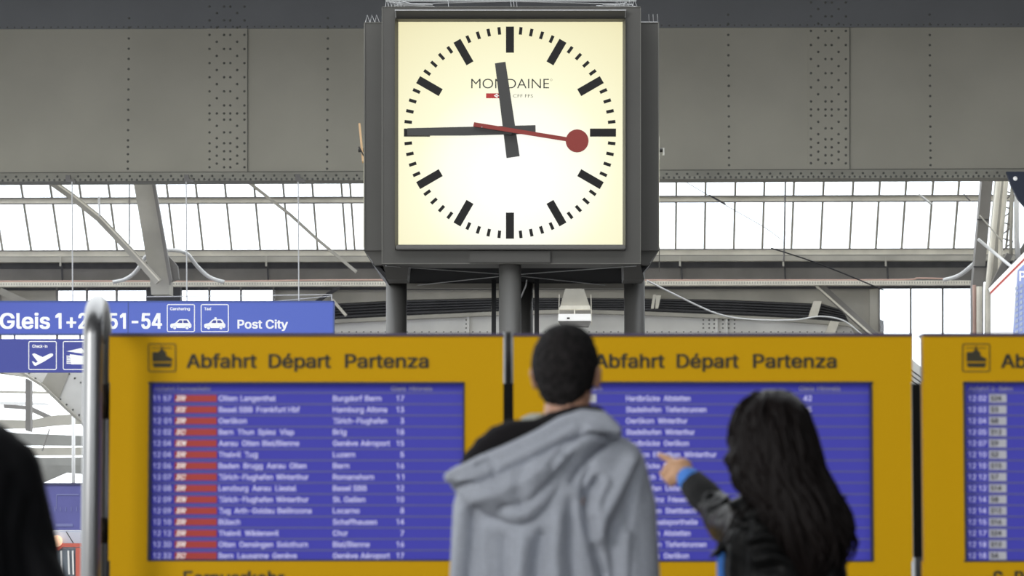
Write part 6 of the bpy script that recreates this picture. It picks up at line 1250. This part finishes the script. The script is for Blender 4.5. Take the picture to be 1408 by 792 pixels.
# hood lying on the back and over the left shoulder
hoodp = [(614, 655), (622, 643), (660, 630), (700, 613), (740, 594), (772, 575), (800, 565), (830, 566), (850, 583), (858, 600), (840, 606), (820, 620), (800, 644), (778, 674), (756, 704), (735, 721), (714, 726), (693, 719), (662, 703), (638, 686), (622, 672)]
def hoodY(x, y): return MY - .075 - .03 * (y - 600) / 120 + .00045 * abs(x - 735) * .35
bm = NB(); pillow(bm, hoodp, hoodY, .075, .05, 34, 4)
rim = [(618, 656), (660, 637), (700, 621), (742, 601), (774, 582), (801, 573), (828, 575), (848, 591)]
limb(bm, [P(x, y, hoodY(x, y) - .045) for x, y in rim], [.016, .020, .021, .021, .021, .021, .020, .014], 12)
hf = [([(628, 672), (662, 657), (702, 641), (745, 620), (782, 602), (812, 598), (838, 604)], 4.5, -.012),
      ([(640, 690), (690, 676), (730, 655), (770, 630)], 9, .006),
      ([(690, 702), (730, 690), (765, 660), (790, 632)], 8, -.008),
      ([(655, 640), (672, 634), (680, 640), (676, 648)], 3, -.005), ([(720, 640), (712, 668), (716, 700)], 8, -.004),
      ([(800, 590), (780, 612), (758, 640)], 6, -.006)]
fuse('hood', bm, fleece, man, .006, 5, [(a, b, c * 2.1) for a, b, c in hf])
lin = [(630, 645), (638, 627), (656, 604), (678, 587), (700, 578), (722, 576), (742, 575), (758, 567), (780, 560), (808, 555), (834, 561), (822, 580), (780, 590), (742, 606), (700, 626), (660, 642)]
bm = NB(); pillow(bm, lin, lambda x, y: MY - .055, .05, .06, 22, 4); fuse('hood_lining', bm, lining_mat, man, .007, 4)
coll = [(712, 580), (722, 572), (738, 567), (752, 568), (768, 575), (768, 588), (740, 592), (714, 590)]
bm = NB(); pillow(bm, coll, lambda x, y: MY + .02, .03, .04, 10, 3); cl_ = fuse('collar', bm, collar_mat, man, .006, 3); cl_['label'] = 'beige collar edge'

# ---- the woman in the black leather jacket, pointing
WY = 7.45
wo = thing('person', (P(1085, 700, WY).x, WY, 0), 'woman with long wavy dark hair in a black leather jacket pointing at the middle board', 'person')
w_p = lambda px, py, dy=0.0: P(px, py, WY + dy)
wyaw = R(30)
bm = NB()
whc = w_p(1058, 600, .02)
head(bm, whc, R(38), .94)
limb(bm, [w_p(1064, 640), w_p(1072, 690)], [.045, .055])
wx = w_p(1082, 700).x
loft(bm, [((wx, WY, z), rx, ry, wyaw) for z, rx, ry in ((.84, .14, .10), (.95, .15, .11), (1.08, .12, .09), (w_p(0, 760).z, .11, .08), (w_p(0, 718).z, .11, .06), (w_p(0, 696).z, .07, .05))])
wl = lower_body(wo, wx, WY + .01, .86, .18, denim, Vector((-.5, .86, 0)), .92)
for l in wl: limb(bm, [l[0], l[1], (l[2][0], l[2][1], .06)], [.07, .048, .033])
sL = w_p(1030, 722, .06); eL = w_p(1000, 722, .30); wL = w_p(949, 664, .46)
sR = w_p(1128, 748, -.05); eR = w_p(1146, 880, -.06); hR = w_p(1120, 960, .10)
limb(bm, [sL + Vector((.02, .02, -.01)), eL, wL], [.032, .030, .026]); limb(bm, [sR, eR, hR], [.044, .036, .026])
# pointing left hand: index out, thumb meeting the middle finger
HY = WY + .50
h_ = lambda px, py, dy=0.0: P(px, py, HY + dy)
ell(bm, h_(936, 647), (.034, .026, .036), Matrix.Rotation(R(35), 3, 'Y'))
limb(bm, [wL, h_(945, 655, -.01), h_(934, 645)], [.026, .027, .026])
limb(bm, [h_(936, 638, .01), h_(924, 634, .015), h_(915, 629, .02), h_(907, 625.5, .025)], [.0125, .0105, .0095, .0075], 12)
limb(bm, [h_(938, 642, -.01), h_(923, 637, .0), h_(915.5, 643, .005), h_(914.5, 651, .005)], [.013, .0105, .0095, .0085], 12)
limb(bm, [h_(940, 650, -.012), h_(930, 652, -.02), h_(922, 657, -.015), h_(918, 661, -.005)], [.013, .0105, .0095, .008], 12)
limb(bm, [h_(941, 656, -.012), h_(931, 659, -.02), h_(925, 664, -.012), h_(922, 667, .0)], [.012, .0095, .0085, .0072], 12)
limb(bm, [h_(940, 658, .012), h_(926, 660, .012), h_(916, 657, .008), h_(910.5, 651, .006)], [.0135, .0115, .0105, .0085], 12)
f_ = (hR - eR).normalized(); hand(bm, hR, f_, Vector((1, 0, .2)), -1, [.4, .45, .5, .55], .92)
fuse('body', bm, skin_warm, wo, .0048, 1)
# leather jacket
bm = NB()
rings = []
for py, cx_, rx, ry in ((930, 1080, .175, .15), (860, 1078, .16, .14), (792, 1076, .155, .13), (750, 1074, .155, .125), (722, 1072, .145, .115), (706, 1072, .12, .10), (694, 1070, .09, .08)):
    c = w_p(cx_, py); rings.append(((c.x, WY, c.z), rx, ry, wyaw))
loft(bm, rings, 40, 2.2)
limb(bm, [sL + Vector((.01, 0, 0)), w_p(1012, 722, .18), eL, w_p(984, 698, .36)], [.064, .060, .056, .047])
limb(bm, [w_p(984, 698, .36), w_p(976, 690, .39)], [.046, .040])
limb(bm, [sR, w_p(1134, 800, -.07), eR, hR], [.060, .060, .058, .045])
limb(bm, [w_p(1040, 706, -.04), w_p(1064, 694, -.09), w_p(1090, 692, -.08), w_p(1105, 700, -.05)], [.020, .022, .022, .018])
pillow(bm, [(1000, 690), (1030, 676), (1056, 684), (1062, 700), (1040, 712), (1012, 716)], lambda x, y: WY - .03, .03, .05, 10, 3)
wf = [([(1030, 742), (1050, 736), (1080, 742)], 5, .010), ([(1034, 752), (1060, 748), (1090, 760)], 5, -.010),
      ([(1040, 770), (1064, 764), (1094, 776)], 6, .009), ([(1044, 784), (1070, 780)], 5, -.009), ([(1010, 716), (1036, 706), (1052, 703)], 4, -.010),
      ([(1028, 720), (1022, 760), (1020, 800)], 5, -.010), ([(1008, 740), (1004, 800)], 4, .006),
      ([(964, 690), (980, 680), (990, 668)], 4, -.007), ([(975, 700), (990, 696), (1000, 684)], 4, .008), ([(985, 714), (1000, 706), (1014, 700)], 4, -.009), ([(1000, 690), (1012, 700), (1018, 716)], 4, .008),
      ([(1002, 728), (1014, 722), (1028, 722)], 4, -.008)]
fuse('leather_jacket', bm, leather, wo, .0065, 3, wf, noise=.0012, nscale=45)
bm = NB(); limb(bm, [w_p(978, 691, .39), w_p(966, 680, .42), w_p(953, 665, .455)], [.044, .046, .039], 20); fuse('knitted_cuff', bm, knit_cuff, wo, .005, 2)
bm = NB(); limb(bm, [w_p(951, 663, .455), w_p(946.5, 658.5, .468)], [.037, .033], 20); k_ = fuse('blue_cuff', bm, blue_cloth, wo, .004, 2); k_['label'] = 'bright blue inner cuff'
bm = NB(); pillow(bm, [(986, 800), (984, 770), (990, 752), (1003, 735), (1008, 740), (1003, 760), (1001, 800), (1001, 960), (984, 960)], lambda x, y: WY + .02, .05, .05, 9, 3); s_ = fuse('blue_top', bm, blue_cloth, wo, .006, 3); s_['label'] = 'bright blue top below the jacket'
bm = NB(); pillow(bm, [(974, 768), (988, 748), (1006, 730), (1018, 722), (1030, 730), (1014, 745), (1000, 755), (986, 766)], lambda x, y: WY - .02, .02, .03, 8, 3); fuse('jacket_lapel', bm, leather, wo, .005, 2)
# long hair: a soft core plus many tapering locks
core = [(1036, 540), (1060, 533), (1086, 538), (1108, 556), (1118, 586), (1126, 620), (1134, 655), (1146, 690), (1156, 722), (1160, 752), (1152, 780), (1140, 800), (1110, 812), (1090, 790), (1068, 760), (1050, 730), (1044, 702), (1036, 684), (1020, 668), (1012, 640), (1008, 606), (1006, 578), (1016, 556)]
bm = NB(); pillow(bm, core, lambda x, y: WY - .02 - .05 * min(1, max(0, (y - 600) / 120)), .105, .09, 44, 4)
ell(bm, whc + Vector((0, -.01, .02)), (.088, .098, .098))
rng = random.Random(11)
cfolds = []
for k in range(26):
    x0 = rng.uniform(1014, 1110); y0 = rng.uniform(550, 620); ln = rng.uniform(70, 190)
    dr = (x0 - 1060) * .45 + 22
    pts = [(x0 + dr * t + 4 * math.sin(t * 6 + k), y0 + ln * t) for t in (0, .25, .5, .75, 1)]
    cfolds.append((pts, rng.uniform(2.2, 4.5), rng.choice((-1, 1)) * rng.uniform(.003, .007)))
hair = fuse('hair', bm, hair_long, wo, .0065, 4, cfolds)
bm = NB()
left_edge = [(540, 1036), (560, 1010), (590, 1003), (620, 1005), (650, 1012), (680, 1026), (700, 1040), (730, 1052), (760, 1070), (790, 1092)]
right_edge = [(540, 1084), (560, 1110), (590, 1120), (620, 1128), (650, 1134), (680, 1147), (700, 1156), (730, 1168), (750, 1172), (770, 1164), (790, 1150)]
def interp(tab, y):
    for (a, xa_), (b, xb_) in zip(tab[:-1], tab[1:]):
        if y <= b: return xa_ + (xb_ - xa_) * max(0, (y - a)) / (b - a)
    return tab[-1][1]
for k in range(230):
    u0 = rng.random(); y1 = rng.uniform(660, 796) if u0 > .25 else rng.uniform(640, 745)
    u1 = min(1.04, max(-.05, u0 + rng.uniform(-.10, .10))); ph = rng.uniform(0, 6.28); pts = []; n = 12
    ys_ = rng.uniform(536, 600)
    for i in range(n):
        t = i / (n - 1); y = ys_ + (y1 - ys_) * t; u = u0 + (u1 - u0) * t
        xl, xr = interp(left_edge, y), interp(right_edge, y); x = xl + (xr - xl) * u
        x += (3 + 9 * t) * math.sin(ph + t * (8 if u0 > .3 else 11)) * t
        bulge = math.sqrt(max(0, 1 - (2 * min(1, max(0, u)) - 1) ** 2))
        Yv = WY - .02 - .05 * min(1, max(0, (y - 600) / 120)) - .108 * bulge * min(1, .45 + t * 3) + .006 * math.sin(ph * 3 + t * 5)
        pts.append(P(x, y, Yv))
    r0 = rng.uniform(.0035, .0075)
    tube(bm, pts, [r0 * (.35 + 1.3 * math.sin(math.pi * min(1, .1 + .62 * i / (n - 1)))) * (1 if i < n - 3 else (n - 1 - i + .15) / 3) for i in range(n)], 6)
# loose ends
for pts in ([(1148, 690), (1154, 712), (1167, 718)], [(1150, 676), (1158, 684), (1164, 682)], [(1160, 735), (1170, 745), (1169, 760), (1160, 772)], [(1016, 700), (1006, 716), (1000, 732), (986, 752)], [(1030, 690), (1020, 708), (1010, 728), (998, 748)],
            [(1012, 560), (1003, 585), (1002, 600)], [(1040, 540), (1020, 552), (1010, 570)], [(1140, 780), (1146, 790), (1158, 784)], [(1034, 696), (1024, 726), (1016, 740)]):
    tube(bm, smooth_path([w_p(x, y, -.07) for x, y in pts], 5), .004, 6)
lk = obj('hair_locks', bm, hair_long, wo, True); lk['kind'] = 'stuff'; lk['label'] = 'wavy strands over the back'

# ---- the dark figure at the left edge
LY = 6.0
dk = thing('person', (P(-70, 700, LY).x, LY, 0), 'dark silhouetted person in black at the left edge holding a white sheet', 'person')
l_ = lambda px, py, dy=0.0: P(px, py, LY + dy)
bm = NB(); q_, M_ = head(bm, l_(-80, 470, .03), R(-10), 1.02)
limb(bm, [l_(-82, 515, 0), l_(-82, 580, 0)], [.056, .065])
lx = l_(-75, 700).x
loft(bm, [((lx, LY, z), rx, ry, 0) for z, rx, ry in ((.85, .15, .11), (1.0, .16, .11), (1.2, .16, .11), (l_(0, 640).z, .13, .08), (l_(0, 610).z, .09, .06))])
ll = lower_body(dk, lx, LY, .92, .2, black_cloth)
for l in ll: limb(bm, [l[0], l[1], (l[2][0], l[2][1], .06)], [.075, .052, .036])
aR = [l_(10, 640, .0), l_(44, 800, .02), l_(60, 800, .26)]; aL = [l_(-165, 640, 0), l_(-185, 830, -.02), l_(-170, 960, .1)]
for A in (aR, aL): limb(bm, [A[0] + Vector((0, .02, -.03)), A[1], A[2]], [.035, .035, .03])
f_ = (aR[2] - aR[1]).normalized(); hand(bm, aR[2], f_, Vector((.3, 0, 1)), 1, [.5, .5, .55, .6])
f_ = (aL[2] - aL[1]).normalized(); hand(bm, aL[2], f_, Vector((-1, 0, .2)), 1, [.35, .4, .45, .5])
fuse('body', bm, skin_tan, dk, .0065, 2)
bm = NB(); hq = l_(-80, 470, .03); ell(bm, hq + Vector((0, -.014, .022)), (.088, .106, .106)); ell(bm, hq + Vector((0, -.045, -.035)), (.072, .062, .075)); fuse('hair', bm, hair_short, dk, .008, 2)
bm = NB()
rings = []
for py, cx_, hw, ry in ((1010, -75, 118, .16), (900, -75, 122, .16), (800, -75, 124, .16), (720, -74, 126, .155), (660, -73, 118, .14), (620, -74, 100, .12), (590, -76, 70, .10), (572, -80, 48, .08)):
    c = l_(cx_, py); rings.append(((c.x, LY, c.z), hw / 667, ry, 0))
loft(bm, rings, 40, 2.2)
sleeve = [(-20, 582), (0, 582), (18, 594), (34, 618), (44, 645), (47, 668), (54, 690), (62, 720), (70, 748), (84, 774), (97, 800), (99, 850), (60, 850), (20, 820), (-10, 780), (-40, 700)]
pillow(bm, sleeve, lambda x, y: LY + .02, .085, .09, 40, 4)
limb(bm, [l_(8, 648, .0), l_(36, 760, .02), l_(44, 812, .06), l_(62, 806, .22)], [.074, .070, .066, .045])
limb(bm, [l_(-160, 648, .0), l_(-182, 760, .0), l_(-186, 830, 0), l_(-172, 950, .09)], [.074, .070, .062, .045])
fuse('black_coat', bm, black_cloth, dk, .009, 4, [([(20, 660), (10, 720), (18, 790)], 8, -.01), ([(44, 690), (30, 740), (40, 790)], 8, -.008)])
# the sheet of paper it holds
pg = [(50, 702), (60, 704), (67, 706), (72, 709)]
bm = NB(); top_ = [P(x, y, 6.32 + .02 * i) for i, (x, y) in enumerate(pg)]; bot_ = [P(x - 1, y + 92, 6.24 + .02 * i) for i, (x, y) in enumerate(pg)]
top_ = [P(20, 699, 6.30)] + top_; bot_ = [P(20, 792, 6.22)] + bot_
for off in (0,):
    A_ = [bm.verts.new(p) for p in top_]; Bb = [bm.verts.new(p) for p in bot_]; C_ = [bm.verts.new(p + Vector((0, .002, 0))) for p in top_]; D_ = [bm.verts.new(p + Vector((0, .002, 0))) for p in bot_]
    n = len(A_)
    for i in range(n - 1):
        bm.faces.new((A_[i], A_[i + 1], Bb[i + 1], Bb[i])); bm.faces.new((C_[i + 1], C_[i], D_[i], D_[i + 1]))
        bm.faces.new((A_[i], C_[i], C_[i + 1], A_[i + 1])); bm.faces.new((Bb[i + 1], D_[i + 1], D_[i], Bb[i]))
    bm.faces.new((A_[0], Bb[0], D_[0], C_[0])); bm.faces.new((A_[-1], C_[-1], D_[-1], Bb[-1]))
tag(obj('paper_sheet', bm, mat('paper', (0.75, 0.75, 0.80), 0.7)), 'white sheet of paper held by the dark figure at the left', 'paper')
